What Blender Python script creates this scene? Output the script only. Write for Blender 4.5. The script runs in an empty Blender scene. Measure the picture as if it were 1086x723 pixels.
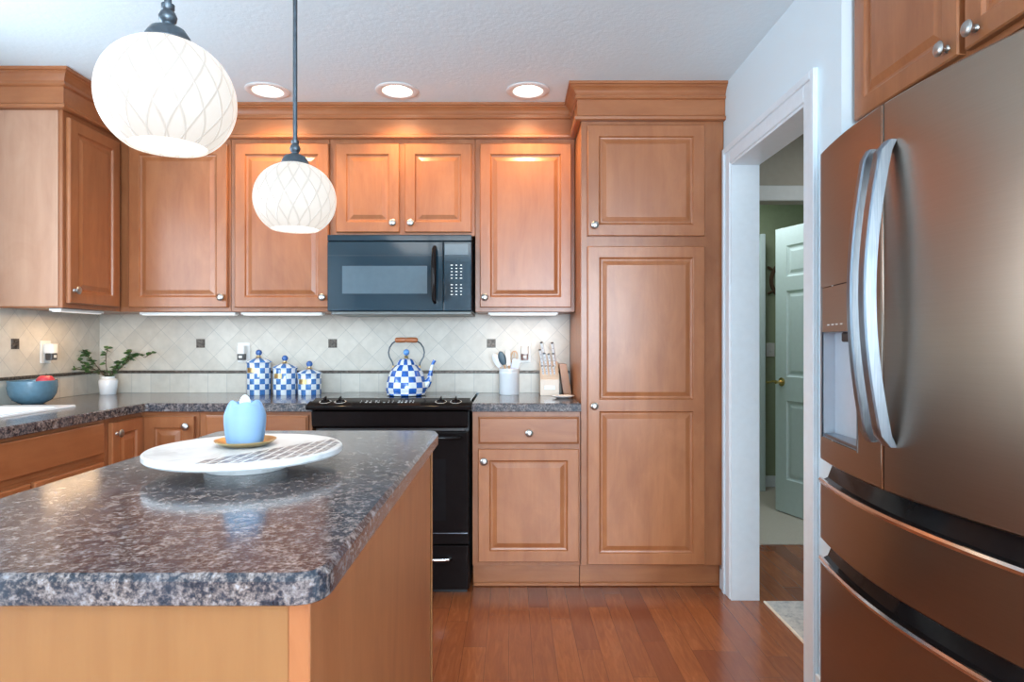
import bpy, bmesh, math, random
from mathutils import Vector, Matrix
random.seed(7)
PI = math.pi
sc = bpy.context.scene
COL = sc.collection

# ------------------------------------------------------------------ camera, light, exposure
cam_d = bpy.data.cameras.new('camera'); cam = bpy.data.objects.new('camera', cam_d); COL.objects.link(cam)
cam_d.sensor_width = 36; cam_d.lens = 679 / 1086 * 36; cam_d.clip_start = 0.02
cam.location = (0, -3.78, 1.235); cam.rotation_euler = (PI/2, 0, 0)
sc.camera = cam
sc.view_settings.view_transform = 'Standard'; sc.view_settings.look = 'None'
sc.view_settings.gamma = 1; sc.view_settings.use_curve_mapping = False
sc.view_settings.exposure = 0.0
sc.cycles.use_denoising = True
sc.cycles.max_bounces = 8; sc.cycles.diffuse_bounces = 5; sc.cycles.glossy_bounces = 4
sc.cycles.sample_clamp_indirect = 4.0
sc.cycles.caustics_reflective = False; sc.cycles.caustics_refractive = False

world = bpy.data.worlds.new('world'); sc.world = world; world.use_nodes = True
world.node_tree.nodes['Background'].inputs[0].default_value = (0.70, 0.84, 1.0, 1)
world.node_tree.nodes['Background'].inputs[1].default_value = 1.2

def area(name, loc, rot, sx, sy, power, color, spread=PI):
    l = bpy.data.lights.new(name, 'AREA'); l.shape = 'RECTANGLE'; l.size = sx; l.size_y = sy
    l.energy = power; l.color = color; l.spread = spread
    o = bpy.data.objects.new(name, l); o.location = loc; o.rotation_euler = rot; COL.objects.link(o); return o
DAY = (0.74, 0.88, 1.0)
# daylight through the rear glass doors (behind the camera) and the window over the sink
area('rear_daylight', (0.62, -6.85, 1.50), (PI/2+.32, 0, .12), 2.2, 1.4, 330, DAY)
area('sink_window_daylight', (-2.42, -1.95, 1.60), (PI/2, 0, -PI/2), 1.3, 1.0, 38, DAY)
area('hall_daylight', (2.2, -0.9, 2.46), (0, 0, 0), 0.8, 0.8, 14, (0.9, 0.95, 1.0))  # added downward fill to brighten the hall
area('far_room_daylight', (1.66, .75, 2.46), (0, 0, 0), 0.3, 0.8, 9, (0.92, 0.95, 1.0))  # added fill beside the open door, set to light its face
# broad unseen area light overhead, behind the camera
area('room_ceiling_light', (-0.7, -5.3, 2.47), (0, 0, 0), 1.6, 1.6, 34, (1.0, 0.97, 0.93))

# ------------------------------------------------------------------ node helpers
class NT:
    def __init__(s, name):
        s.m = bpy.data.materials.new(name); s.m.use_nodes = True
        s.t = s.m.node_tree; s.n = s.t.nodes; s.l = s.t.links
        s.b = s.n['Principled BSDF']
    def new(s, typ, **kw):
        n = s.n.new(typ)
        for k, v in kw.items(): setattr(n, k, v)
        return n
    def link(s, a, b): s.l.new(a, b)
    def val(s, x, sock):
        if hasattr(x, 'links') or hasattr(x, 'is_output'): s.l.new(x, sock)
        else: sock.default_value = x
    def math(s, op, a, b=0.0, c=None):
        n = s.new('ShaderNodeMath', operation=op); s.val(a, n.inputs[0]); s.val(b, n.inputs[1])
        if c is not None: s.val(c, n.inputs[2])
        return n.outputs[0]
    def mix(s, f, a, b):
        n = s.new('ShaderNodeMix', data_type='RGBA'); s.val(f, n.inputs[0])
        for v, i in ((a, 6), (b, 7)):
            if isinstance(v, tuple): n.inputs[i].default_value = v if len(v) == 4 else (*v, 1)
            else: s.l.new(v, n.inputs[i])
        return n.outputs[2]
    def ramp(s, f, stops, interp='LINEAR'):
        n = s.new('ShaderNodeValToRGB'); s.l.new(f, n.inputs[0]); cr = n.color_ramp; cr.interpolation = interp
        while len(cr.elements) < len(stops): cr.elements.new(0.5)
        for e, (p, c) in zip(cr.elements, stops):
            e.position = p; e.color = (*c, 1) if len(c) == 3 else c
        return n.outputs[0]
    def coord(s): return s.new('ShaderNodeTexCoord').outputs['Object']
    def sep(s, v):
        n = s.new('ShaderNodeSeparateXYZ'); s.l.new(v, n.inputs[0]); return n.outputs
    def comb(s, x, y, z):
        n = s.new('ShaderNodeCombineXYZ')
        for v, i in ((x, 0), (y, 1), (z, 2)): s.val(v, n.inputs[i])
        return n.outputs[0]
    def mapping(s, v, scale, loc=None):
        n = s.new('ShaderNodeMapping'); s.l.new(v, n.inputs[0]); n.inputs['Scale'].default_value = scale
        if loc is not None: s.val(loc, n.inputs['Location'])
        return n.outputs[0]
    def noise(s, v, scale, detail=4, rough=.5, dist=0.0):
        n = s.new('ShaderNodeTexNoise'); s.l.new(v, n.inputs['Vector']); n.inputs['Scale'].default_value = scale
        n.inputs['Detail'].default_value = detail; n.inputs['Roughness'].default_value = rough
        n.inputs['Distortion'].default_value = dist; return n.outputs[0]
    def bump(s, h, strength, dist=0.01):
        n = s.new('ShaderNodeBump'); n.inputs['Strength'].default_value = strength; n.inputs['Distance'].default_value = dist
        s.l.new(h, n.inputs['Height']); s.l.new(n.outputs[0], s.b.inputs['Normal'])
    def set(s, color=None, rough=None, metal=None, coat=None, coat_rough=None, spec=None, ior=None, trans=None, emit=None, es=None, sss=None, aniso=None):
        b = s.b.inputs
        for v, k in ((rough, 'Roughness'), (metal, 'Metallic'), (coat, 'Coat Weight'), (coat_rough, 'Coat Roughness'), (spec, 'Specular IOR Level'),
                     (ior, 'IOR'), (trans, 'Transmission Weight'), (es, 'Emission Strength'), (sss, 'Subsurface Weight'), (aniso, 'Anisotropic')):
            if v is not None: s.val(v, b[k])
        for v, k in ((color, 'Base Color'), (emit, 'Emission Color')):
            if v is None: continue
            if isinstance(v, tuple): b[k].default_value = (*v[:3], 1)
            else: s.l.new(v, b[k])
        return s.m

def plain(name, color, rough=.5, metal=0, var=0.06, scale=30, bump=0, **kw):
    """a procedural material with a slight mottling of its colour"""
    t = NT(name); v = t.coord(); n = t.noise(v, scale, 3)
    lo = tuple(c * (1 - var) for c in color); hi = tuple(min(1, c * (1 + var)) for c in color)
    t.set(color=t.ramp(n, [(.3, lo), (.7, hi)]), rough=rough, metal=metal, **kw)
    if bump: t.bump(n, bump, .002)
    return t.m

def wood(name, dark, light, grain='z', rough=.33, coat=.12, fig=.62):
    t = NT(name); v = t.coord()
    info = t.new('ShaderNodeObjectInfo').outputs['Random']
    off = t.math('MULTIPLY', info, 13.0)
    loc = t.comb(off, off, off)
    sc_ = {'z': (7, 7, .7), 'x': (.7, 7, 7), 'y': (7, .7, 7)}[grain]
    mv = t.mapping(v, sc_, loc)
    n1 = t.noise(mv, 4.0, 8, .62, .6)
    bl = {'z': (2, 2, .8), 'x': (.8, 2, 2), 'y': (2, .8, 2)}[grain]
    n2 = t.noise(t.mapping(v, bl, loc), 3.2, 5, .6, 1.2)
    f = t.math('ADD', t.math('MULTIPLY', n1, 1 - fig), t.math('MULTIPLY', n2, fig))
    c = t.ramp(f, [(.28, dark), (.70, light)])
    c2 = t.mix(t.math('MULTIPLY', info, .25), c, dark)
    t.set(color=c2, rough=rough, coat=coat, coat_rough=.25)
    t.bump(n1, .015, .002)
    return t.m

M = {}
WD, WL = (0.275, 0.088, 0.030), (0.455, 0.174, 0.068)
M['wood'] = wood('maple_vertical', WD, WL, 'z')
M['wood_x'] = wood('maple_along', WD, WL, 'x')
M['wood_y'] = wood('maple_deep', WD, WL, 'y')
M['wood_frame'] = wood('maple_frame', tuple(c*.88 for c in WD), tuple(c*.90 for c in WL), 'z')
M['wood_pale'] = wood('maple_island_back', (0.25, 0.107, 0.038), (0.335, 0.155, 0.058), 'z', fig=.4)
M['wood_panel'] = wood('maple_end_panel', (0.40, 0.20, 0.12), (0.54, 0.31, 0.20), 'z', rough=.3)  # paler maple: the end panel's reflected glare is put into its colour
M['block_wood'] = wood('block_wood', (0.66, 0.50, 0.37), (0.76, 0.62, 0.48), 'z', coat=.1)
M['walnut'] = wood('walnut', (0.38, 0.13, 0.03), (0.52, 0.21, 0.06), 'z')
M['handle_wood'] = wood('handle_wood', (0.36, 0.11, 0.035), (0.52, 0.18, 0.07), 'x')
M['spoon_wood'] = wood('spoon_wood', (0.50, 0.27, 0.12), (0.62, 0.38, 0.19), 'z')
M['ceiling'] = None
t = NT('ceiling_paint'); v = t.coord(); n = t.noise(v, 42, 5, .6)
t.set(color=(0.76, 0.89, 0.95), rough=.9); t.bump(n, .22, .008); M['ceiling'] = t.m
t = NT('wall_paint'); v = t.coord(); n = t.noise(v, 60, 4, .6)
t.set(color=(0.75, 0.85, 0.90), rough=.7); t.bump(n, .08, .004); M['wall'] = t.m
M['trim'] = plain('white_trim', (0.80, 0.88, 0.93), .35, var=.02)
M['white_door'] = plain('white_door_paint', (0.66, 0.80, 0.82), .4, var=.02)
M['green'] = plain('green_wall', (0.34, 0.41, 0.27), .8, var=.04)
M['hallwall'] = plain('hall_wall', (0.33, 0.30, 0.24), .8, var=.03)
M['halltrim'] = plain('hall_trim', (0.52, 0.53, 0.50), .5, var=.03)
M['carpet'] = plain('carpet', (0.50, 0.47, 0.40), .95, var=.15, scale=200, bump=.4)
t = NT('rug_pile'); v = t.coord(); n = t.noise(v, 26, 6, .8)
t.set(color=t.ramp(n, [(.38, (0.30, 0.32, 0.33)), (.5, (0.50, 0.50, 0.48)), (.65, (0.62, 0.61, 0.58))]), rough=.95)
t.bump(t.noise(v, 300, 2), .5, .004); M['rug'] = t.m
M['rug_edge'] = plain('rug_edge', (0.80, 0.72, 0.60), .9)

# floor planks running away from the camera
t = NT('oak_floor'); v = t.coord(); x, y, z = t.sep(v)
pw, pl = .0915, .78
fx = t.math('DIVIDE', t.math('ADD', x, .013), pw); row = t.math('FLOOR', fx)
wn = t.new('ShaderNodeTexWhiteNoise', noise_dimensions='1D'); t.link(row, wn.inputs['W'])
fy = t.math('ADD', t.math('DIVIDE', y, pl), t.math('MULTIPLY', wn.outputs[0], 7.0)); cell = t.math('FLOOR', fy)
wn2 = t.new('ShaderNodeTexWhiteNoise', noise_dimensions='2D'); t.link(t.comb(row, cell, 0), wn2.inputs['Vector'])
rnd = wn2.outputs[0]
off = t.comb(t.math('MULTIPLY', rnd, 31), t.math('MULTIPLY', rnd, 17), 0)
mv = t.mapping(v, (12, 1.3, 1), off)
g = t.noise(mv, 3.5, 8, .62, 1.4)
c = t.ramp(g, [(.25, (0.22, 0.062, 0.023)), (.52, (0.31, 0.094, 0.031)), (.78, (0.41, 0.142, 0.052))])
c = t.mix(t.math('MULTIPLY', t.math('POWER', rnd, 1.5), .80), c, (0.17, 0.046, 0.022))
ex = t.math('ABSOLUTE', t.math('SUBTRACT', t.math('FRACT', fx), .5)); ey = t.math('ABSOLUTE', t.math('SUBTRACT', t.math('FRACT', fy), .5))
gap = t.math('MAXIMUM', t.math('GREATER_THAN', ex, .488), t.math('GREATER_THAN', ey, .4985))
c = t.mix(t.math('MULTIPLY', gap, .8), c, (0.10, 0.03, 0.012))
t.set(color=c, rough=.24, coat=.25, coat_rough=.12)
t.bump(t.math('SUBTRACT', t.math('MULTIPLY', g, .3), gap), .12, .002); M['floor'] = t.m

# laminate worktop: speckled brown, grey and blue black
def laminate(name, warm=1.0):
    t = NT(name); v = t.coord()
    mv = t.mapping(v, (1, 1, 1))
    a = t.noise(mv, 130, 7, .70); b = t.noise(mv, 45, 5, .6); d = t.noise(mv, 14, 4, .6)
    f = t.math('ADD', t.math('MULTIPLY', a, .60), t.math('MULTIPLY', b, .40))
    c = t.ramp(f, [(.385, (0.008, 0.011, 0.018)), (.462, (0.032, 0.034, 0.044)), (.508, (0.120, 0.096, 0.090)),
                   (.558, (0.225, 0.186, 0.172)), (.645, (0.35, 0.335, 0.35))])
    c2 = t.mix(t.math('MULTIPLY', t.ramp(d, [(.42, (0, 0, 0)), (.6, (1, 1, 1))]), .35), c, (0.05, 0.062, 0.085))
    t.set(color=c2, rough=.15, coat=.0, spec=.6)
    t.bump(a, .012, .001)
    return t.m
M['laminate'] = laminate('laminate')

# backsplash: diamonds above, square row under the bronze liner
def tiles(name, axis, o0):
    t = NT(name); v = t.coord(); s = t.sep(v); h = s[axis]; z = s[2]
    P = .1556
    u = t.math('DIVIDE', t.math('SUBTRACT', h, o0), P); w = t.math('DIVIDE', t.math('SUBTRACT', z, 1.221), P)
    p = t.math('ADD', u, w); q = t.math('SUBTRACT', u, w)
    def edge(e, th):
        return t.math('GREATER_THAN', t.math('ABSOLUTE', t.math('SUBTRACT', t.math('FRACT', e), .5)), .5 - th)
    # grid lines through the lattice point
    dg = t.math('MAXIMUM', edge(p, .010), edge(q, .010))
    sq = edge(t.math('DIVIDE', h, .112), .012)
    up = t.math('GREATER_THAN', z, 1.05)
    gr = t.math('ADD', t.math('MULTIPLY', up, dg), t.math('MULTIPLY', t.math('SUBTRACT', 1.0, up), sq))
    wn = t.new('ShaderNodeTexWhiteNoise', noise_dimensions='2D')
    ci = t.comb(t.math('ADD', t.math('MULTIPLY', up, t.math('FLOOR', p)), t.math('MULTIPLY', t.math('SUBTRACT', 1.0, up), t.math('FLOOR', t.math('DIVIDE', h, .112)))),
                t.math('MULTIPLY', up, t.math('FLOOR', q)), 0)
    t.link(ci, wn.inputs['Vector'])
    n = t.noise(v, 18, 5, .6)
    f = t.math('ADD', t.math('MULTIPLY', n, .75), t.math('MULTIPLY', wn.outputs[0], .25))
    c = t.ramp(f, [(.3, (0.53, 0.495, 0.43)), (.7, (0.66, 0.62, 0.545))])
    c = t.mix(t.math('MULTIPLY', gr, .75), c, (0.36, 0.36, 0.34))
    t.set(color=c, rough=.32)
    t.bump(t.math('SUBTRACT', t.math('MULTIPLY', n, .2), gr), .25, .002)
    return t.m
M['tile_back'] = tiles('tile_back', 0, -1.056)
M['tile_left'] = tiles('tile_left', 1, -.648)
t = NT('bronze_liner'); v = t.coord(); n = t.noise(v, 90, 4)
t.set(color=t.ramp(n, [(.35, (0.045, 0.035, 0.028)), (.65, (0.15, 0.125, 0.105))]), rough=.4, metal=.5); t.bump(n, .4, .003); M['bronze'] = t.m

M['nickel'] = plain('satin_nickel', (0.50, 0.485, 0.46), .33, 1, var=.05)
M['chrome'] = plain('chrome', (0.80, 0.81, 0.83), .12, 1, var=.02)
t = NT('handle_steel'); v = t.coord(); n = t.noise(t.mapping(v, (60, 60, 2)), 6, 4)
t.set(color=t.ramp(n, [(.3, (0.24, 0.295, 0.35)), (.7, (0.34, 0.39, 0.45))]), rough=.3, metal=1); M['steel'] = t.m
t = NT('bronze_steel'); v = t.coord(); n = t.noise(t.mapping(v, (1, 1, 60)), 8, 3)
t.set(color=t.ramp(n, [(.3, (0.325, 0.255, 0.200)), (.7, (0.340, 0.268, 0.210))]), rough=.30, metal=1, aniso=.5); M['fridge'] = t.m
M['lip'] = plain('drawer_lip', (0.72, 0.66, 0.65), .16, 1, var=.03)
M['black_gloss'] = plain('black_gloss', (0.010, 0.008, 0.008), .10, var=.1, spec=.13)
M['black_glass'] = plain('black_glass', (0.010, 0.011, 0.012), .06, var=.1, spec=.35)
M['black_satin'] = plain('black_satin', (0.02, 0.02, 0.022), .35, var=.1)
M['navy'] = plain('microwave_black', (0.005, 0.020, 0.034), .07, var=.04, scale=5)  # near-black with the room's blue reflection mixed into the base colour
M['navy_window'] = plain('microwave_window', (0.085, 0.125, 0.155), .10, var=.05)
M['pewter_trim'] = plain('grey_underside', (0.16, 0.17, 0.16), .4)
M['mark'] = plain('printed_mark', (0.75, 0.75, 0.72), .5)
M['black_bronze'] = plain('dark_pewter', (0.10, 0.12, 0.14), .38, .8, var=.15, scale=60)
M['plastic'] = plain('white_plastic', (0.80, 0.80, 0.78), .35, var=.02)
M['dark_plastic'] = plain('dark_plastic', (0.05, 0.045, 0.045), .35)
M['brown_plastic'] = plain('brown_fill', (0.16, 0.07, 0.05), .25)
M['dispenser'] = plain('dispenser_liner', (0.62, 0.68, 0.75), .35, .3, var=.02)
M['ceramic'] = plain('white_ceramic', (0.80, 0.82, 0.84), .18, var=.02)
M['marble'] = None
t = NT('marble'); v = t.coord(); n = t.noise(v, 6, 7, .65, 1.2)
t.set(color=t.ramp(n, [(.35, (0.47, 0.48, 0.48)), (.48, (0.63, 0.64, 0.64)), (.7, (0.69, 0.70, 0.70))]), rough=.28); M['marble'] = t.m
t = NT('mother_of_pearl'); v = t.coord(); n = t.noise(v, 60, 5, .6, 1)
t.set(color=t.ramp(n, [(.38, (0.05, 0.055, 0.075)), (.5, (0.19, 0.18, 0.19)), (.62, (0.46, 0.42, 0.39))]), rough=.3); M['inlay'] = t.m
M['gold'] = plain('gold', (0.83, 0.62, 0.30), .28, 1, var=.05)
M['brass'] = plain('brass', (0.78, 0.58, 0.26), .25, 1, var=.05)
M['wax'] = plain('blue_wax', (0.42, 0.64, 0.87), .5, var=.02, sss=.1)
M['wax_tip'] = plain('white_wax', (0.80, 0.84, 0.82), .5, var=.02)
M['bowl'] = plain('blue_glaze', (0.10, 0.19, 0.255), .22, var=.08, scale=50)
M['apple'] = plain('apple_skin', (0.60, 0.05, 0.065), .28, var=.25, scale=25)
M['leaf'] = plain('leaf', (0.085, 0.17, 0.055), .45, var=.4, scale=60)
M['stem'] = plain('stem', (0.10, 0.06, 0.03), .6)
M['soil'] = plain('soil', (0.05, 0.035, 0.025), .9)
M['slate'] = plain('slate_silicone', (0.06, 0.10, 0.13), .4)
M['lavender'] = plain('lavender_plastic', (0.62, 0.65, 0.85), .2, trans=.35)
M['blue_knob'] = plain('blue_enamel', (0.03, 0.12, 0.38), .12, coat=.4)
M['sky_knob'] = plain('light_blue_enamel', (0.12, 0.33, 0.72), .12, coat=.4)

def checker(name, ncol, h, blue, white, phase=0.0, zoff=0.0):
    t = NT(name); v = t.coord(); x, y, z = t.sep(v)
    a = t.math('ADD', t.math('DIVIDE', t.math('ARCTAN2', y, x), 2*PI/ncol), phase + 100.0)
    r = t.math('DIVIDE', t.math('ADD', z, zoff), h)
    k = t.math('MODULO', t.math('ADD', t.math('FLOOR', a), t.math('FLOOR', t.math('ADD', r, 20.0))), 2.0)
    k = t.math('GREATER_THAN', k, .5)
    n = t.noise(v, 45, 4, .6)
    cb = t.ramp(n, [(.3, tuple(c*.6 for c in blue)), (.7, tuple(min(1, c*1.5) for c in blue))])
    cw = t.ramp(n, [(.3, tuple(c*.85 for c in white)), (.7, white)])
    t.set(color=t.mix(k, cb, cw), rough=.12, coat=.4)
    return t.m
M['check_can'] = checker('canister_check', 14, .0305, (0.055, 0.17, 0.42), (0.82, 0.86, 0.88), .25)
M['check_kettle'] = checker('kettle_check', 16, .031, (0.018, 0.11, 0.42), (0.84, 0.88, 0.90), .3, .018)

def emissive(name, color, s):
    t = NT(name); v = t.coord(); n = t.noise(v, 10, 1)
    t.set(color=(0.8, 0.8, 0.8), emit=t.ramp(n, [(0, tuple(c*.97 for c in color)), (1, color)]), es=s); return t.m
M['lamp_glow'] = emissive('downlight_glow', (1.0, 0.90, 0.74), 9)
M['led'] = emissive('led_strip', (1.0, 0.93, 0.82), .40)
M['globe_mouth'] = emissive('globe_mouth', (1.0, 0.96, 0.90), 1.6)
M['flame_lamp'] = emissive('warm_night_lamp', (1.0, 0.85, 0.7), 1.2)
# opal glass with a diamond net, lit from inside
t = NT('opal_glass'); v = t.coord(); x, y, z = t.sep(v)
an = t.math('DIVIDE', t.math('ARCTAN2', y, x), 2*PI/17)
zz = t.math('DIVIDE', z, .105)
sp = t.math('ADD', t.math('MULTIPLY', zz, 1.35), 0)
def ln(e):
    d = t.math('ABSOLUTE', t.math('SUBTRACT', t.math('FRACT', e), .5))
    return t.math('SMOOTH_MIN', 1.0, t.math('MAXIMUM', t.math('DIVIDE', t.math('SUBTRACT', d, .40), .10), 0.0), .1)
net = t.math('MAXIMUM', ln(t.math('ADD', an, sp)), ln(t.math('SUBTRACT', an, sp)))
c = t.mix(t.math('MULTIPLY', net, .8), (0.97, 0.89, 0.79), (0.66, 0.58, 0.49))
t.set(color=(0.16, 0.16, 0.16), rough=.3, emit=c, es=.80)
t.bump(net, .5, .003); M['opal'] = t.m

# ------------------------------------------------------------------ mesh helpers
def rz(v, a):
    c, s = math.cos(a), math.sin(a); return Vector((v[0]*c - v[1]*s, v[0]*s + v[1]*c, v[2]))
def obj(name, bm, mat, parent=None, smooth=False, loc=None, rot=None, normals=True):
    if normals: bmesh.ops.recalc_face_normals(bm, faces=bm.faces)
    me = bpy.data.meshes.new(name); bm.to_mesh(me); bm.free()
    if smooth:
        me.polygons.foreach_set('use_smooth', [True]*len(me.polygons))
        try: me.set_sharp_from_angle(angle=math.radians(38))
        except Exception: pass
    if mat: me.materials.append(mat)
    o = bpy.data.objects.new(name, me); COL.objects.link(o)
    if parent: o.parent = parent
    if loc is not None: o.location = loc
    if rot is not None: o.rotation_euler = rot
    return o
def tag(o, label, cat, group=None):
    o['label'] = label; o['category'] = cat
    if group: o['group'] = group
    return o
def thing(name, label, cat, loc=(0, 0, 0), rotz=0, group=None):
    o = bpy.data.objects.new(name, None); COL.objects.link(o); o.empty_display_size = .05
    o.location = loc; o.rotation_euler = (0, 0, rotz); return tag(o, label, cat, group)
def struct(name, bm, mat, parent=None, smooth=False):
    o = obj(name, bm, mat, parent, smooth)
    if not parent: o['kind'] = 'structure'
    return o
def dup(root, loc, rotz, label):
    r = root.copy(); COL.objects.link(r); r.location = loc; r.rotation_euler = (0, 0, rotz); r['label'] = label
    for ch in list(root.children):
        c = ch.copy(); COL.objects.link(c); c.parent = r
        for g in ch.children:
            d = g.copy(); COL.objects.link(d); d.parent = c
    return r

def box(bm, x0, x1, y0, y1, z0, z1, bev=0, seg=1):
    vs = [bm.verts.new((x, y, z)) for x in (x0, x1) for y in (y0, y1) for z in (z0, z1)]
    F = [(0, 1, 3, 2), (4, 6, 7, 5), (0, 4, 5, 1), (2, 3, 7, 6), (0, 2, 6, 4), (1, 5, 7, 3)]
    fs = [bm.faces.new([vs[i] for i in f]) for f in F]
    if bev:
        es = list({e for f in fs for e in f.edges})
        bmesh.ops.bevel(bm, geom=es, offset=bev, segments=seg, affect='EDGES', profile=.5, clamp_overlap=True)
    return bm
def B(*a, **k): return box(bmesh.new(), *a, **k)
def lathe(prof, n=40, center=(0, 0, 0), bm=None, cap=True):
    bm = bm or bmesh.new(); cx, cy, cz = center; rings = []
    for r, z in prof:
        if r < 1e-6: rings.append([bm.verts.new((cx, cy, cz+z))])
        else: rings.append([bm.verts.new((cx + r*math.cos(2*PI*i/n), cy + r*math.sin(2*PI*i/n), cz+z)) for i in range(n)])
    for a, b in zip(rings, rings[1:]):
        if len(a) == 1 and len(b) == 1: continue
        for i in range(n):
            j = (i+1) % n
            if len(a) == 1: bm.faces.new((a[0], b[i], b[j]))
            elif len(b) == 1: bm.faces.new((a[i], a[j], b[0]))
            else: bm.faces.new((a[i], a[j], b[j], b[i]))
    if cap:
        if len(rings[0]) > 1 and prof[0] != prof[-1]: bm.faces.new(rings[0])
        if len(rings[-1]) > 1 and prof[0] != prof[-1]: bm.faces.new(rings[-1])
    return bm
def tube(pts, r, n=10, bm=None, cap=True, sx=1.0, up=None):
    """r: number or list; sx scales the section along its side axis"""
    bm = bm or bmesh.new(); pts = [Vector(p) for p in pts]
    rs = r if isinstance(r, (list, tuple)) else [r]*len(pts)
    rings = []; upv = Vector(up) if up else None
    prev = None
    for i, p in enumerate(pts):
        d = (pts[min(i+1, len(pts)-1)] - pts[max(i-1, 0)]).normalized()
        if upv is not None: a = (upv - d*upv.dot(d)).normalized()
        elif prev is None:
            a = d.orthogonal().normalized()
        else: a = (prev - d*prev.dot(d)).normalized()
        prev = a; b = d.cross(a)
        rings.append([bm.verts.new(p + a*rs[i]*math.cos(2*PI*k/n) + b*rs[i]*sx*math.sin(2*PI*k/n)) for k in range(n)])
    for a, b in zip(rings, rings[1:]):
        for k in range(n): bm.faces.new((a[k], a[(k+1) % n], b[(k+1) % n], b[k]))
    if cap: bm.faces.new(rings[0]); bm.faces.new(rings[-1])
    return bm
def ball(r, c=(0, 0, 0), sz=(1, 1, 1), bm=None, u=20, v=14):
    bm = bm or bmesh.new()
    bmesh.ops.create_uvsphere(bm, u_segments=u, v_segments=v, radius=r, matrix=Matrix.Translation(c) @ Matrix.Diagonal((*sz, 1)))
    return bm
def prism(poly, axis, a0, a1, bm=None, bev=0):
    """poly of 2-D points extruded along axis 0/1/2 from a0 to a1"""
    bm = bm or bmesh.new()
    def P(p, a):
        if axis == 0: return (a, p[0], p[1])
        if axis == 1: return (p[0], a, p[1])
        return (p[0], p[1], a)
    A = [bm.verts.new(P(p, a0)) for p in poly]; C = [bm.verts.new(P(p, a1)) for p in poly]
    fs = [bm.faces.new(A), bm.faces.new(C)]
    for i in range(len(poly)): fs.append(bm.faces.new((A[i], A[(i+1) % len(poly)], C[(i+1) % len(poly)], C[i])))
    if bev: bmesh.ops.bevel(bm, geom=list({e for f in fs for e in f.edges}), offset=bev, segments=2, affect='EDGES', clamp_overlap=True)
    return bm
def round_poly(pts, rad, n=6):
    """round the corners of a polygon; rad per corner"""
    out = []
    for i, p in enumerate(pts):
        r = rad[i]; p = Vector(p)
        if r <= 0: out.append(tuple(p)); continue
        a = (Vector(pts[i-1]) - p).normalized(); b = (Vector(pts[(i+1) % len(pts)]) - p).normalized()
        s, e = p + a*r, p + b*r
        for k in range(n+1):
            u = k/n; q = s*(1-u)**2 + p*2*u*(1-u) + e*u*u; out.append(tuple(q))
    return out
def offset_poly(pts, d):
    out = []; n = len(pts); P = [Vector(p) for p in pts]
    area_ = sum(P[i].x*P[(i+1) % n].y - P[(i+1) % n].x*P[i].y for i in range(n)); s = 1 if area_ > 0 else -1
    for i in range(n):
        a = (P[i]-P[i-1]).normalized(); b = (P[(i+1) % n]-P[i]).normalized()
        na, nb = Vector((-a.y, a.x))*s, Vector((-b.y, b.x))*s
        m = na+nb; q = P[i] + m*(d/max(.3, (1+na.dot(nb)))); out.append((q.x, q.y))
    return out
def slab(poly, z0, z1, ch=.006, chz=None):
    """worktop: outline with a bevelled top arris and a small bottom one"""
    chz = chz or ch; bm = bmesh.new(); ins = offset_poly(poly, ch); ins2 = offset_poly(poly, .002)
    L = [(ins2, z0), (poly, z0+.002), (poly, z1-chz), (ins, z1)]
    R = [[bm.verts.new((p[0], p[1], z)) for p in pl_] for pl_, z in L]
    bm.faces.new(R[0]); bm.faces.new(R[-1])
    for a, b in zip(R, R[1:]):
        for i in range(len(a)): bm.faces.new((a[i], a[(i+1) % len(a)], b[(i+1) % len(a)], b[i]))
    return bm
def cut(o, cutters):
    """subtract closed meshes from o, for good"""
    for c in cutters:
        m = o.modifiers.new('c', 'BOOLEAN'); m.operation = 'DIFFERENCE'; m.object = c; m.solver = 'EXACT'
    dg = bpy.context.evaluated_depsgraph_get(); me = bpy.data.meshes.new_from_object(o.evaluated_get(dg))
    o.modifiers.clear(); o.data = me
    for c in cutters: bpy.data.objects.remove(c, do_unlink=True)

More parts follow.
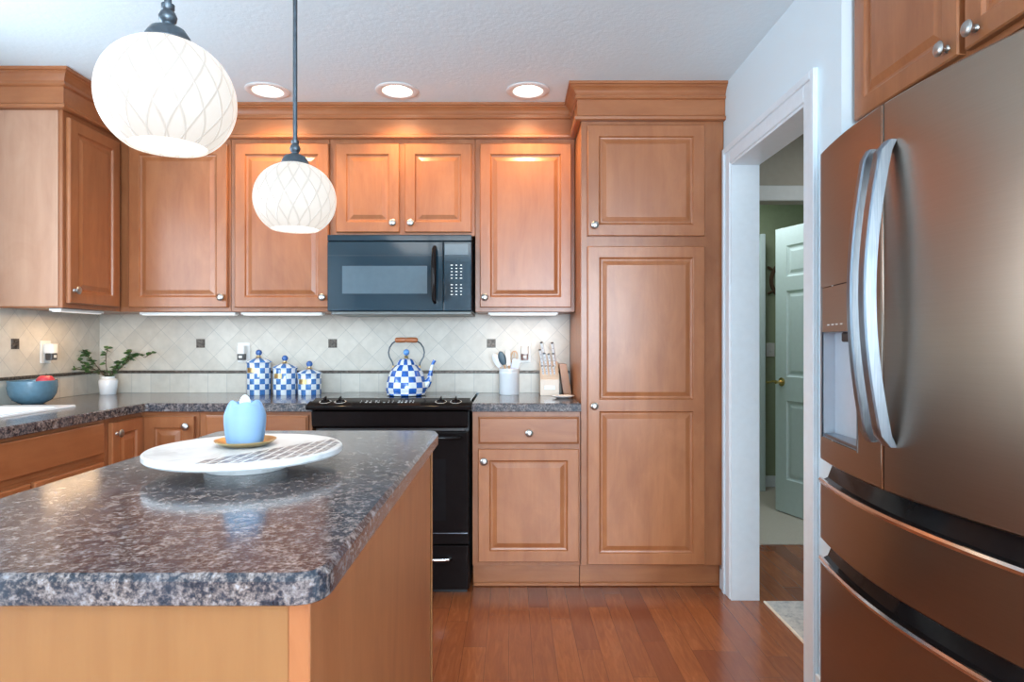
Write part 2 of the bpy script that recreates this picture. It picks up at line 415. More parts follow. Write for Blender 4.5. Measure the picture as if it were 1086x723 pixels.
def panel_slab(w, h, t, holes, prof=None, edge=.004):
    """a framed door: front at y=-t, back at y=0, x 0..w, z 0..h; holes = (x0,x1,z0,z1) filled with raised panels"""
    prof = prof or [(.002, .002), (.006, .0085), (.011, .0100), (.017, .0100), (.038, .0025)]
    bm = bmesh.new()
    xs = sorted({edge, w-edge, *[q for ho in holes for q in ho[:2]]}); zs = sorted({edge, h-edge, *[q for ho in holes for q in ho[2:]]})
    V = {}
    def vt(x, y, z):
        k = (round(x, 5), round(y, 5), round(z, 5))
        if k not in V: V[k] = bm.verts.new((x, y, z))
        return V[k]
    for x0, x1 in zip(xs, xs[1:]):
        for z0, z1 in zip(zs, zs[1:]):
            cx, cz = (x0+x1)/2, (z0+z1)/2
            if any(a < cx < b and c < cz < d for a, b, c, d in holes): continue
            bm.faces.new((vt(x0, -t, z0), vt(x1, -t, z0), vt(x1, -t, z1), vt(x0, -t, z1)))
    for a, b, c, d in holes:
        prev = [vt(x, -t, z) for x, z in ((a, c), (b, c), (b, d), (a, d))]
        # the frame ring may be subdivided along the hole edge; only corners matter here as holes span whole cells
        for ins, dep in prof:
            if ins*2 > min(b-a, d-c)*.9: break
            cur = [bm.verts.new((x, -t+dep, z)) for x, z in ((a+ins, c+ins), (b-ins, c+ins), (b-ins, d-ins), (a+ins, d-ins))]
            for i in range(4): bm.faces.new((prev[i], prev[(i+1) % 4], cur[(i+1) % 4], cur[i]))
            prev = cur
        bm.faces.new(prev)
    # outer bevel and sides
    def edgepts(x0, x1, z0, z1, y, use):
        pts = []
        X = xs if use else [x0, x1]; Z = zs if use else [z0, z1]
        return X, Z
    o1 = [vt(x, -t, edge) for x in xs] + [vt(w-edge, -t, z) for z in zs[1:]] + [vt(x, -t, h-edge) for x in xs[::-1][1:]] + [vt(edge, -t, z) for z in zs[::-1][1:-1]]
    def push(v, y):
        x, z = v.co.x, v.co.z
        nx = 0 if abs(x-edge) < 1e-6 else (w if abs(x-(w-edge)) < 1e-6 else x); nz = 0 if abs(z-edge) < 1e-6 else (h if abs(z-(h-edge)) < 1e-6 else z)
        return bm.verts.new((nx, y, nz))
    o2 = [push(v, -t+edge) for v in o1]; o3 = [bm.verts.new((v.co.x, 0, v.co.z)) for v in o2]
    n = len(o1)
    for a, b in ((o1, o2), (o2, o3)):
        for i in range(n): bm.faces.new((a[i], a[(i+1) % n], b[(i+1) % n], b[i]))
    bm.faces.new(o3)
    return bm

def knob_bm():
    """cabinet knob sticking out along -y from y=0"""
    bm = lathe([(.0, 0), (.0085, 0), (.008, .003), (.0055, .006), (.0055, .013), (.0095, .017), (.0155, .020), (.0165, .024), (.013, .0285), (.006, .0305), (0, .031)], 20)
    bmesh.ops.rotate(bm, verts=bm.verts, cent=(0, 0, 0), matrix=Matrix.Rotation(PI/2, 3, 'X'))
    bmesh.ops.scale(bm, verts=bm.verts, vec=(1.15, .95, 1.15))
    return bm
_knob_me = None
def add_knob(parent, x, y, z):
    global _knob_me
    if _knob_me is None:
        o = obj('knob', knob_bm(), M['nickel'], parent, smooth=True, loc=(x, y, z)); _knob_me = o.data
    else:
        o = bpy.data.objects.new('knob', _knob_me); COL.objects.link(o); o.parent = parent; o.location = (x, y, z)
    return o

TD = .02
def cabinet(name, label, cat, loc, rotz, w, d, h, doors=(), drawers=(), toe=0.0, mat='wood_frame', sides=None, group=None):
    """local: x 0..w along the front, body from y=0 (face) to y=d, z 0..h. door = (x0,x1,z0,z1,knob(x,z)|None,extra holes|None)"""
    r = thing(name, label, cat, loc, rotz, group)
    bm = bmesh.new(); e = .0006
    box(bm, e, w-e, 0, d-.002, toe, h, .0012)
    obj('carcass', bm, M[mat], r)
    if toe:
        bm = B(e, w-e, .062, d-.01, 0.001, toe-.0005)
        k = obj('toe_kick', bm, M['wood_x'], r)
        obj('shoe_moulding', B(e, w-e, .050, .0615, 0.001, .020, .004), M['wood_x'], r)
    for i, dd in enumerate(doors):
        x0, x1, z0, z1, kn, holes = dd
        W, H = x1-x0, z1-z0; s = .055 if min(W, H) > .2 else .04
        hs = holes or [(s, W-s, s, H-s)]
        o = obj('door', panel_slab(W, H, TD, hs), M['wood'], r, loc=(x0, -.0008, z0))
        if kn: add_knob(o, kn[0]-x0, -TD, kn[1]-z0)
    for dd in drawers:
        x0, x1, z0, z1, kn = dd; W, H = x1-x0, z1-z0
        bm = bmesh.new(); ins = .014
        L = [(0, 0), (0, -TD+.006), (.006, -TD+.0035), (.010, -TD), ]
        R = [[bm.verts.new((x, y, z)) for x, z in ((i_, i_), (W-i_, i_), (W-i_, H-i_), (i_, H-i_))] for i_, y in L]
        bm.faces.new(R[0]); bm.faces.new(R[-1])
        for a, b in zip(R, R[1:]):
            for i in range(4): bm.faces.new((a[i], a[(i+1) % 4], b[(i+1) % 4], b[i]))
        o = obj('drawer_front', bm, M['wood_x'], r, loc=(x0, -.0008, z0))
        if kn: add_knob(o, kn[0]-x0, -TD, kn[1]-z0)
    return r

# ------------------------------------------------------------------ the room
XL, XR, YB, ZC = -2.44, 1.05, 0.0, 2.50
YR = -7.0
struct('floor', B(XL-.1, 3.4, YR-.1, .095, -.06, 0), M['floor'])
cl = struct('ceiling', B(XL-.1, 3.4, YR-.1, 2.0, ZC, ZC+.08), M['ceiling'])
DL = [(-1.235, -.545), (-.58, -.545), (.08, -.545)]
cs = []
for x, y in DL:
    cs.append(obj('c', lathe([(.078, -.01), (.078, .062)], 40, (x, y, ZC)), None))
cut(cl, cs)
struct('wall_back', B(XL-.1, 1.42, 0, .10, 0, ZC), M['wall'])
# left wall with the window over the sink
bm = bmesh.new()
box(bm, XL-.1, XL, YR, -2.65, 0, ZC); box(bm, XL-.1, XL, -1.25, 0, 0, ZC)
box(bm, XL-.1, XL, -2.65, -1.25, 0, 1.10); box(bm, XL-.1, XL, -2.65, -1.25, 2.15, ZC)
struct('wall_left', bm, M['wall'])
def window(name, axis, fixed, a0, a1, z0, z1, nx, label=None):
    r = bpy.data.objects.new(name, None); COL.objects.link(r); r['kind'] = 'structure'
    def bx(bm, u0, u1, w0, w1, q0, q1):
        if axis == 'y': box(bm, fixed+w0, fixed+w1, u0, u1, q0, q1)
        else: box(bm, u0, u1, fixed+w0, fixed+w1, q0, q1)
    bm = bmesh.new()
    bx(bm, a0, a0+.05, -.03, .03, z0, z1); bx(bm, a1-.05, a1, -.03, .03, z0, z1)
    bx(bm, a0+.05, a1-.05, -.03, .03, z0, z0+.05); bx(bm, a0+.05, a1-.05, -.03, .03, z1-.05, z1)
    for i in range(1, nx):
        u = a0 + (a1-a0)*i/nx; bx(bm, u-.03, u+.03, -.028, .028, z0+.05, z1-.05)
    obj('window_frame', bm, M['trim'], r)
    bm = bmesh.new(); bx(bm, a0+.05, a1-.05, -.003, .003, z0+.05, z1-.05)
    obj('pane', bm, M['pane'], r)
t = NT('window_glass'); n = t.noise(t.coord(), 3, 1)
t.set(color=(1, 1, 1), rough=t.math('MULTIPLY', n, .02), trans=1.0, ior=1.1); M['pane'] = t.m
window('window_1', 'y', XL-.06, -2.65, -1.25, 1.10, 2.15, 2)
# rear wall with wide glass doors
bm = bmesh.new()
box(bm, XL, -.55, YR-.1, YR, 0, ZC); box(bm, 1.79, 1.95, YR-.1, YR, 0, ZC); box(bm, -.55, 1.79, YR-.1, YR, 2.25, ZC); box(bm, -.55, 1.79, YR-.1, YR, 0, .25)
struct('wall_rear', bm, M['wall'])
window('window_2', 'x', YR-.05, -.55, 1.79, .25, 2.25, 3)
# right wall with the cased opening, fridge alcove
YO0, YO1, ZO = -1.50, -.72, 2.085
bm = bmesh.new()
box(bm, XR, XR+.126, YO1, 0, 0, ZC); box(bm, XR, XR+.126, -1.74, YO0, 0, ZC); box(bm, XR, XR+.126, YO0, YO1, ZO, ZC)
box(bm, XR+.126, 1.85, -1.74, -1.64, 0, ZC)
box(bm, 1.85, 1.95, YR, -1.64, 0, ZC); box(bm, XR+.05, 1.85, -2.76, -2.66, 0, ZC)
struct('wall_right', bm, M['wall'])
# hall beyond: dividing wall with door opening, end room
HX0, HX1, HY = 1.43, 2.215, .10
bm = bmesh.new()
box(bm, 1.42, HX0, -.001, .10, 0, ZC); box(bm, HX1, 3.3, 0, .10, 0, ZC); box(bm, HX0, HX1, 0, .10, 2.06, ZC)
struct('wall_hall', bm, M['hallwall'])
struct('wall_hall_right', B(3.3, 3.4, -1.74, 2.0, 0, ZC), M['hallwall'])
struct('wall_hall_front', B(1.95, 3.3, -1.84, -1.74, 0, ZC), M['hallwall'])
struct('wall_end', B(1.3, 3.4, 1.62, 1.72, 0, ZC), M['green'])
struct('wall_end_left', B(1.30, 1.42, .101, 1.62, 0, ZC), M['green'])
struct('floor_carpet', B(1.3, 3.4, .096, 1.72, -.06, .006), M['carpet'])
bm = bmesh.new(); box(bm, HX0-.0, HX1+.09, -.016, 0, 2.06, 2.15, .004); box(bm, HX1, HX1+.09, -.016, 0, 0, 2.059, .004)
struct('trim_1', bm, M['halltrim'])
bm = B(1.42, 3.3, 1.605, 1.62, .006, .10, .004)
struct('baseboard_end', bm, M['trim'])
# casing of the cased opening
def casing_bm():
    bm = bmesh.new(); cw = .088
    def strip(y0, y1, z0, z1, vertical, inner):
        # stepped moulding: thick outer band, thinner inner band
        box(bm, XR-.012, XR, y0, y1, z0, z1, .003)
    box(bm, XR-.012, XR, YO1, YO1+cw, 0, ZO+cw, .003); box(bm, XR-.019, XR-.012, YO1+cw-.03, YO1+cw, 0, ZO+cw, .003)
    box(bm, XR-.012, XR, YO0-cw, YO0, 0, ZO+cw, .003); box(bm, XR-.019, XR-.012, YO0-cw, YO0-cw+.03, 0, ZO+cw, .003)
    box(bm, XR-.012, XR, YO0+.0005, YO1-.0005, ZO, ZO+cw, .003); box(bm, XR-.019, XR-.012, YO0-cw+.03, YO1+cw-.03, ZO+cw-.03, ZO+cw, .003)
    return bm
struct('trim_2', casing_bm(), M['trim'])
bm = bmesh.new()   # jamb lining
box(bm, XR-.006, XR+.128, YO1-.012, YO1-.0005, 0, ZO-.012); box(bm, XR-.006, XR+.128, YO0+.0005, YO0+.012, 0, ZO-.012); box(bm, XR-.006, XR+.128, YO0+.0005, YO1-.0005, ZO-.012, ZO-.0005)
struct('trim_3', bm, M['trim'])
struct('baseboard_right', B(XR-.014, XR, -.632, -.58, 0, .10, .004), M['trim'])
struct('baseboard_alcove', B(XR-.014, XR, -1.74, YO0-.0885, 0, .10, .004), M['trim'])

# backsplash
def splash(name, bm, mat):
    o = obj(name, bm, mat); o['kind'] = 'structure'; return o
sb = splash('wall_tile_back', B(XL+.009, .339, -.008, -.0002, .9305, 1.42), M['tile_back'])
sl = splash('wall_tile_left', B(XL+.0002, XL+.008, -1.2, -.0002, .9305, 1.42), M['tile_left'])
obj('liner', B(XL+.017, .338, -.016, -.008, 1.045, 1.062, .004, seg=2), M['bronze'], sb)
obj('liner', B(XL+.008, XL+.016, -1.2, -.008, 1.045, 1.062, .004, seg=2), M['bronze'], sl)
def accent(parent, cx, cy, axis):
    bm = bmesh.new(); s = .0255; z = 1.221
    def b4(u0, u1, q0, q1, t_):
        if axis == 'x': box(bm, cx+u0, cx+u1, -.008-t_, -.0082, z+q0, z+q1, .0012)
        else: box(bm, XL+.0082, XL+.008+t_, cy+u0, cy+u1, z+q0, z+q1, .0012)
    b4(-s, s, -s, s, .003)
    g = .0035
    for a in (-1, 1):
        for b in (-1, 1):
            u = sorted((a*g, a*(s-.004))); q = sorted((b*g, b*(s-.004))); b4(u[0], u[1], q[0], q[1], .006)
            uu = sorted((a*.010, a*.015)); qq = sorted((b*.010, b*.015)); b4(uu[0], uu[1], qq[0], qq[1], .008)
    obj('accent_tile', bm, M['bronze'], parent)
for x in (-1.056-.778, -1.056, -1.056+.934): accent(sb, x, 0, 'x')
accent(sl, 0, -.648, 'y')

# ------------------------------------------------------------------ crown moulding round the cabinets
def sweep(path, prof):
    bm = bmesh.new(); n = len(path); P = [Vector(p) for p in path]; rows = []
    for i in range(n):
        ds = []
        if i > 0: ds.append((P[i]-P[i-1]).normalized())
        if i < n-1: ds.append((P[i+1]-P[i]).normalized())
        ns = [Vector((d.y, -d.x)) for d in ds]
        m = ns[0] if len(ns) == 1 else (ns[0]+ns[1])/(1+ns[0].dot(ns[1]))
        rows.append([bm.verts.new((P[i].x+m.x*o_, P[i].y+m.y*o_, z)) for o_, z in prof])
    k = len(prof)
    for a, b in zip(rows, rows[1:]):
        for i in range(k): bm.faces.new((a[i], a[(i+1) % k], b[(i+1) % k], b[i]))
    bm.faces.new(rows[0]); bm.faces.new(rows[-1])
    return bm
UX, UY = XL+.33, -.33      # faces of the upper cabinets
PX, PY = .34, -.61
crown = [(.001, 2.320), (.024, 2.320), (.031, 2.324), (.032, 2.336), (.026, 2.340), (.022, 2.341), (.019, 2.346), (.019, 2.422), (.024, 2.423), (.031, 2.427), (.031, 2.436), (.026, 2.439),
         (.026, 2.446), (.030, 2.452), (.035, 2.462), (.043, 2.472), (.053, 2.479), (.053, 2.484), (.062, 2.486), (.062, 2.4995), (.001, 2.4995)]
struct('trim_4', sweep([(XL+.001, -.776), (UX, -.776), (UX, UY), (PX, UY), (PX, PY), (XR-.001, PY)], crown), M['wood_x'])

# ------------------------------------------------------------------ cabinets
ZU0, ZU1 = 1.392, 2.3215
def upper(label, xa, xb, doors, z0=ZU0):
    w = xb-xa
    return cabinet('wall_cabinet', label, 'cabinet', (xa, UY, z0), 0, w, .329, ZU1-z0,
                   [(a-xa, b-xa, c-z0, d-z0, (k[0]-xa, k[1]-z0), None) for a, b, c, d, k in doors], group='maple cabinets along the upper walls')
upper('maple wall cabinet in the back left corner, partly behind the big globe lamp', UX+.0005, -1.514, [(-2.055, -1.527, 1.415, 2.292, (-1.555, 1.468))])
upper('maple wall cabinet just left of the microwave, behind the small globe lamp', -1.513, -.982, [(-1.487, -.985+.002, 1.415, 2.292, (-1.013, 1.468))])
upper('short two-door maple wall cabinet directly above the microwave', -.981, -.199, [(-.944, -.604, 1.818, 2.292, (-.637, 1.866)), (-.576, -.217, 1.818, 2.292, (-.541, 1.866))], z0=1.800)
upper('tall maple wall cabinet between the microwave and the pantry', -.198, PX-.001, [(-.172, .318, 1.415, 2.292, (-.145, 1.468))])
# left wall cabinet, faces +x
cc = cabinet('wall_cabinet', 'maple wall cabinet on the left wall with its pale end panel showing', 'cabinet', (UX, -.775, ZU0), PI/2, .774, .329, ZU1-ZU0,
        [(.022, .408, .023, .90, (.052, .085), None)], group='maple cabinets along the upper walls')
obj('end_panel', B(-.0045, .0003, .018, .322, .006, ZU1-ZU0-.003, .001), M['wood_panel'], cc)
# light rails / under-cabinet lights
def ucl(label, x0, x1, y0, y1, z=1.3905):
    r = thing('under_cabinet_light', label, 'light', ((x0+x1)/2, (y0+y1)/2, z-.016), 0, 'light bars under the wall cabinets')
    hx, hy = (x1-x0)/2, (y1-y0)/2
    obj('housing', B(-hx, hx, -hy, hy, .004, .016, .002), M['plastic'], r)
    obj('diffuser', B(-hx+.01, hx-.01, -hy+.008, hy-.008, .0, .004), M['led'], r)
ucl('thin light bar under the corner wall cabinet above the plant', -2.02, -1.50, -.31, -.25)
ucl('thin light bar under the wall cabinet above the blue canisters', -1.47, -1.03, -.31, -.25)
ucl('thin light bar under the wall cabinet above the utensil crock', -.13, .25, -.31, -.25)
ucl('thin light bar under the left wall cabinet above the blue bowl', -2.20, -2.14, -.74, -.42)
area('under_light_glow', (.08, -.22, 1.370), (0, 0, 0), .36, .03, .75, (1.0, .62, .32))
area('under_light_glow', (-2.25, -.50, 1.370), (0, 0, 0), .05, .4, 1.5, (1.0, .66, .36))
area('under_light_glow', (-1.3, -.24, 1.372), (0, 0, 0), .9, .03, .5, (1.0, .85, .7))

# pantry
pw0 = XR-PX-.003
pc = cabinet('pantry_cabinet', 'tall maple pantry cabinet reaching from floor to crown beside the doorway', 'cabinet', (PX+.001, PY, 0), 0, pw0, .609, ZU1,
        [(.371-PX, .949-PX, 1.752, 2.298, (.405-PX, 1.803), None),
         (.371-PX, .949-PX, .133, 1.702, (.403-PX, .916), [(.057, .521, .055, .757), (.057, .521, .813, 1.514)])], toe=.125)
# base cabinets on the back wall
ZB = .888
cabinet('base_cabinet', 'maple base cabinet with one drawer over one door, right of the stove', 'cabinet', (-.196, PY, 0), 0, PX+.196-.001, .607, ZB,
        [(-.167+.196, .330+.196, .146, .703, (-.137+.196, .645), None)], [(-.167+.196, .330+.196, .728, .862, (.084+.196, .784))], toe=.125, group='maple base cabinets')
cabinet('base_cabinet', 'maple base cabinet with a plain drawer, immediately left of the stove', 'cabinet', (-1.545, PY, 0), 0, .558, .607, ZB,
        [(.04, .54, .146, .70, (.50, .645), None)], [(.036, .540, .728, .868, None)], toe=.125, group='maple base cabinets')
cabinet('base_cabinet', 'maple corner base cabinet with a knobbed door, below the plant corner', 'cabinet', (XL+.002, PY, 0), 0, .892, .607, ZB,
        [(.619, .872, .146, .864, (.838, .815), None)], toe=.125, group='maple base cabinets')
# left run, faces +x
FX = XL+.61
cabinet('base_cabinet', 'narrow maple base cabinet on the left run beside the corner', 'cabinet', (FX, -.905, 0), PI/2, .292, .607, ZB,
        [(.025, .275, .146, .864, (.056, .812), None)], toe=.125, group='maple base cabinets')
cabinet('sink_cabinet', 'maple sink base cabinet with a long false drawer front, far left', 'cabinet', (FX, -1.84, 0), PI/2, .934, .607, ZB-.178,
        [(.045, .470, .146, .697, None, None), (.490, .905, .146, .697, None, None)], [], toe=.125)
sk = [o for o in bpy.data.objects if o.name == 'sink_cabinet'][0]
obj('drawer_front', (lambda: panel_slab(.86, .132, TD, []))() if False else B(.045, .905, -.0205, -.0205+.0197, .735, .872, .005, seg=2), M['wood_x'], sk)
bmx = bmesh.new(); box(bmx, .0006, .9334, 0, .04, ZB-.1778, ZB); box(bmx, .0006, .02, .04, .6, ZB-.1778, ZB); box(bmx, .914, .9334, .04, .6, ZB-.1778, ZB)
obj('face_frame', bmx, M['wood_x'], sk)

# ------------------------------------------------------------------ worktops
Z0, ZT = .8885, .930
CF = -.645
poly = [(XL+.001, -.001), (-.978, -.001), (-.978, CF), (XL+.643, CF), (XL+.643, -1.86), (XL+.001, -1.86)]
pr = round_poly(poly, [0, 0, .004, .012, .01, 0], 3)
ct = tag(obj('countertop', slab(pr, Z0, ZT, .005), M['laminate']), 'L-shaped speckled brown laminate countertop running from the sink to the stove', 'countertop')
SX0, SX1, SY0, SY1 = -2.345, -2.02, -1.58, -.815
cut(ct, [obj('c', B(SX0+.012, SX1-.012, SY0+.012, SY1-.076, Z0-.05, ZT+.05), None)])
tag(obj('countertop', slab([(-.198, -.001), (.3385, -.001), (.3385, CF), (-.198, CF)], Z0, ZT, .005), M['laminate']),
    'short speckled laminate countertop between the stove and the pantry', 'countertop')
# sink
sk = thing('kitchen_sink', 'white drop-in sink at the far left of the countertop', 'sink', (SX0, SY0, ZT))
W_, L_ = SX1-SX0, SY1-SY0
bm = bmesh.new()
rings = [(0, .0005), (0, .006), (.004, .010), (.026, .010), (.032, .004), (.040, -.12), (.09, -.16)]
R = [[bm.verts.new((x, y, z)) for x, y in ((i, i), (W_-i, i), (W_-i, L_-i-(.064 if i > .01 else 0)), (i, L_-i-(.064 if i > .01 else 0)))] for i, z in rings]
for a, b in zip(R, R[1:]):
    for i in range(4): bm.faces.new((a[i], a[(i+1) % 4], b[(i+1) % 4], b[i]))
bm.faces.new(R[-1])
obj('basin', bm, M['ceramic'], sk, normals=True)
obj('drain', lathe([(0, 0), (.035, 0), (.037, .002), (.03, .003), (.028, .001), (0, .001)], 24, (W_/2, L_/2, -.160)), M['chrome'], sk, True)

# ------------------------------------------------------------------ island
IX0, IX1, IY0, IY1 = -1.0, -.247, -2.945, -1.592
r = thing('kitchen_island', 'maple kitchen island base with pale back panel, in the left foreground', 'island', (IX0, IY0, 0))
iw, il = IX1-IX0, IY1-IY0; o_ = .026
obj('carcass', B(.04, iw-o_-.004, .033, il-.03, .0005, Z0-.001), M['wood'], r)
obj('side_panel', B(iw-o_-.0038, iw-o_, .034, il-.045, .001, Z0-.001, .001), M['wood'], r)
obj('back_panel', B(.04, iw-.055, .028, .0328, .001, Z0-.001, .001), M['wood_pale'], r)
obj('corner_post', B(iw-.0548, iw-o_+.001, .0265, .0328, .001, Z0-.001, .002), M['wood'], r)
obj('edge_strip', B(iw-o_+.0002, iw-o_+.005, il-.045, il-.025, .001, Z0-.001, .002), M['wood_pale'], r)
pr = round_poly([(IX0, IY0), (IX1, IY0), (IX1, IY1), (IX0, IY1)], [.05, .05, .05, .05], 7)
tag(obj('island_countertop', slab(pr, Z0, ZT, .008, .009), M['laminate']), 'speckled brown and grey laminate top of the island with rounded corners', 'countertop')

# ------------------------------------------------------------------ pendants
def pendant(label, x, y, zc):
    r = thing('pendant_lamp', label, 'pendant light', (x, y, zc), 0, 'globe pendant lamps over the island')
    R0 = .115; prof = []
    for i in range(25):
        a = -1.0 + (1.32+1.0)*i/24
        prof.append((R0*math.cos(a)**.9, .104*math.sin(a)))
    bm = lathe(prof, 56, cap=False)
    g = obj('glass_globe', bm, M['opal'], r, True)
    rb, zb = prof[0]
    obj('diffuser', lathe([(0, zb+.004), (rb-.002, zb+.004), (rb-.002, zb+.006), (0, zb+.006)], 48), M['globe_mouth'], r)
    zt = prof[-1][1]
    obj('cap', lathe([(0, zt-.004), (.040, zt-.004), (.042, zt), (.038, zt+.004), (.037, zt+.010), (.029, zt+.022), (.016, zt+.028), (.010, zt+.031), (.010, zt+.034), (.014, zt+.038), (.0155, zt+.046), (.012, zt+.054),
                      (.009, zt+.057), (.011, zt+.060), (.011, zt+.068), (.007, zt+.070), (0, zt+.070)], 28), M['black_bronze'], r, True)
    obj('rod', tube([(0, 0, zt+.069), (0, 0, ZC-zc-.012)], .0062, 14), M['black_bronze'], r, True)
    obj('ceiling_canopy', lathe([(0, ZC-zc-.024), (.02, ZC-zc-.024), (.055, ZC-zc-.012), (.062, ZC-zc-.001), (0, ZC-zc-.001)], 32), M['black_bronze'], r, True)
    l = bpy.data.lights.new('pendant_bulb', 'SPOT'); l.energy = 9; l.color = (1, .9, .78); l.shadow_soft_size = .05; l.spot_size = 2.4; l.spot_blend = .6
    lo = bpy.data.objects.new('pendant_bulb', l); COL.objects.link(lo); lo.location = (x, y, zc+zb-.005)
pendant('larger nearer white globe pendant lamp at top left', -.618, -3.78+1.15, 1.670)
pendant('smaller farther white globe pendant lamp hanging left of the microwave', -.625, -3.78+1.845, 1.643)

# downlights
for (x, y), lab in zip(DL, ('round recessed ceiling light beside the big globe lamp, leftmost of three', 'round recessed ceiling light in line with the microwave, middle of three', 'round recessed ceiling light nearest the pantry, rightmost of three')):
    r = thing('recessed_light', lab, 'ceiling light', (x, y, ZC), 0, 'recessed ceiling lights')
    obj('trim_ring', lathe([(.076, .0), (.108, -.0005), (.109, -.003), (.104, -.006), (.082, -.007), (.076, -.004), (.076, .0)], 48), M['plastic'], r, True)
    obj('reflector', lathe([(.076, -.003), (.0768, .002), (.060, .045), (.058, .045), (.0755, 0), (.076, -.003)], 40), M['plastic'], r, True)
    obj('bulb', lathe([(0, .028), (.02, .029), (.045, .034), (.0575, .042), (.05, .050), (0, .052)], 32), M['lamp_glow'], r, True)
    l = bpy.data.lights.new('downlight', 'SPOT'); l.energy = 26; l.color = (1, .66, .34); l.shadow_soft_size = .035; l.spot_size = 2.3; l.spot_blend = .8
    lo = bpy.data.objects.new('downlight', l); COL.objects.link(lo); lo.location = (x, y, ZC-.008)

# ------------------------------------------------------------------ microwave
mw = thing('microwave', 'black over-the-range microwave under the short cabinet', 'microwave', (-.972, -.412, 1.378))
mwW, mwH = .76, .417
obj('body', B(.001, mwW-.001, .022, .408, .012, mwH-.001, .003), M['black_satin'], mw)
obj('door_panel', B(0, .610, 0, .0215, .014, .3805, .004, seg=2), M['navy'], mw)
obj('door_groove', B(.004, .606, -.0008, -.0001, .3055, .3075), M['black_satin'], mw)
obj('vent_grille', B(0, mwW, 0, .0215, .3825, mwH-.001, .004, seg=2), M['navy'], mw)
obj('window_glass', B(.079, .526, -.0012, -.0001, .106, .252, .0004), M['navy_window'], mw)
obj('control_panel', B(.612, mwW, 0, .0215, .014, .3805, .004, seg=2), M['navy'], mw)
obj('display', B(.618, .742, -.001, -.0001, .310, .368, .0003), M['navy_window'], mw)  # bright blue reflection on the display is given by its colour
for c in range(3):
    for k in range(10):
        if k == 5: continue
        w_ = .009 if (c+k) % 3 else .012
        cx_ = .655+c*.0245; cz_ = .256-k*.0172
        obj('key_mark', B(cx_-w_/2, cx_+w_/2, -.0008, -.0001, cz_-.0024, cz_+.0024), M['mark'], mw)
bm = tube([(.566, -.004, .060), (.566, -.034, .075), (.566, -.046, .120), (.566, -.050, .20), (.566, -.046, .29), (.566, -.034, .335), (.566, -.004, .350)], [.010, .012, .0135, .014, .0135, .012, .010], 16)
obj('handle', bm, M['black_gloss'], mw, True)
obj('bottom_trim', B(.02, mwW-.002, .002, .35, -.004, .0115, .003), M['pewter_trim'], mw)

# ------------------------------------------------------------------ stove
st = thing('stove', 'black slide-in electric stove between the base cabinets', 'stove', (-.591, -.655, 0))
HW = .379
obj('body', B(-HW, HW, .045, .63, .012, .885, .002), M['black_satin'], st)
obj('cooktop', prism(round_poly([(-.386, .06), (.386, .06), (.386, .645), (-.386, .645)], [.01]*4, 3), 2, .8855, .936, bev=.001), M['black_glass'], st)
for x, y, rr in ((-.2, .2, .10), (.2, .2, .085), (-.2, .47, .075), (.2, .47, .10)):
    bm = lathe([(rr, .9362), (rr+.002, .9364), (rr+.002, .9362)], 48, (x, y, 0), cap=False)
    obj('burner_ring', bm, M['mark'], st)
# front control lip, sloping, wider than the body
bm = prism([(.008, .9415), (-.012, .937), (-.058, .925), (-.064, .915), (-.058, .905), (.0, .897), (.008, .897)], 0, -.398, .398, bev=.002)
prism([(.075, .9375), (.06, .952), (.0078, .9412), (.0078, .898), (.05, .898)], 0, -.384, .384, bm=bm)
obj('control_panel', bm, M['black_gloss'], st, True)
def oncp(y): return .952 + (y-.06)*(.952-.937)/(.072)
for x in (-.318, -.245, .245, .318):
    zz_ = .9385
    bm = lathe([(0, 0), (.021, 0), (.021, .006), (.016, .012), (.0, .014)], 24)
    box(bm, -.004, .004, -.020, .020, .010, .026, .003)
    bmesh.ops.rotate(bm, verts=bm.verts, cent=(0, 0, 0), matrix=Matrix.Rotation(.22, 3, 'X'))
    bmesh.ops.translate(bm, verts=bm.verts, vec=(x, -.008, zz_))
    o = obj('control_knob', bm, M['black_gloss'], st, True)
    b2 = lathe([(.026, 0), (.0285, .0012), (.0265, .0018)], 28, cap=False)
    bmesh.ops.rotate(b2, verts=b2.verts, cent=(0, 0, 0), matrix=Matrix.Rotation(.22, 3, 'X'))
    bmesh.ops.translate(b2, verts=b2.verts, vec=(x, -.008, zz_+.0008))
    obj('knob_ring', b2, M['mark'], o, True)
for x in (-.145, -.118, -.098, -.072, -.058, -.03, -.01, .01, .04, .055, .075, .095, .11):
    for dy in (0, .022):
        if random.random() < .8:
            w_ = random.choice((.003, .005, .009)); y_ = -.018+dy
            zt_ = .937+(y_+.012)*(.015/.072)
            obj('control_mark', B(x-w_/2, x+w_/2, y_, y_+.010, zt_+.0004, zt_+.0022), M['mark'], st)
obj('front_panel', prism([(-.045, .895), (.044, .895), (.044, .812), (-.018, .812), (-.036, .825)], 0, -.376, .376, bev=.003), M['black_gloss'], st)
obj('vent_slot', B(-.36, .36, -.002, .044, .797, .8105, .001), M['dark_plastic'], st)
dr = obj('oven_door', B(-HW, HW, -.008, .044, .245, .795, .006, seg=3), M['black_gloss'], st)
obj('oven_window', B(-.27, .27, -.0092, -.0081, .36, .66, .0004), M['black_glass'], dr)
obj('door_trim', B(-HW+.002, HW-.002, -.0095, -.0081, .298, .301), M['steel'], dr)
bm = tube([(-.34, -.008, .765), (-.335, -.035, .768), (-.30, -.052, .770), (0, -.060, .772), (.30, -.052, .770), (.335, -.035, .768), (.34, -.008, .765)], .011, 14)
obj('door_handle', bm, M['black_gloss'], dr, True)
dw = obj('storage_drawer', B(-HW, HW, -.004, .044, .022, .238, .006, seg=3), M['black_gloss'], st)
bm = tube([(-.290, -.004, .172), (-.282, -.024, .176), (-.24, -.034, .178), (.24, -.034, .178), (.282, -.024, .176), (.290, -.004, .172)], .0085, 12)
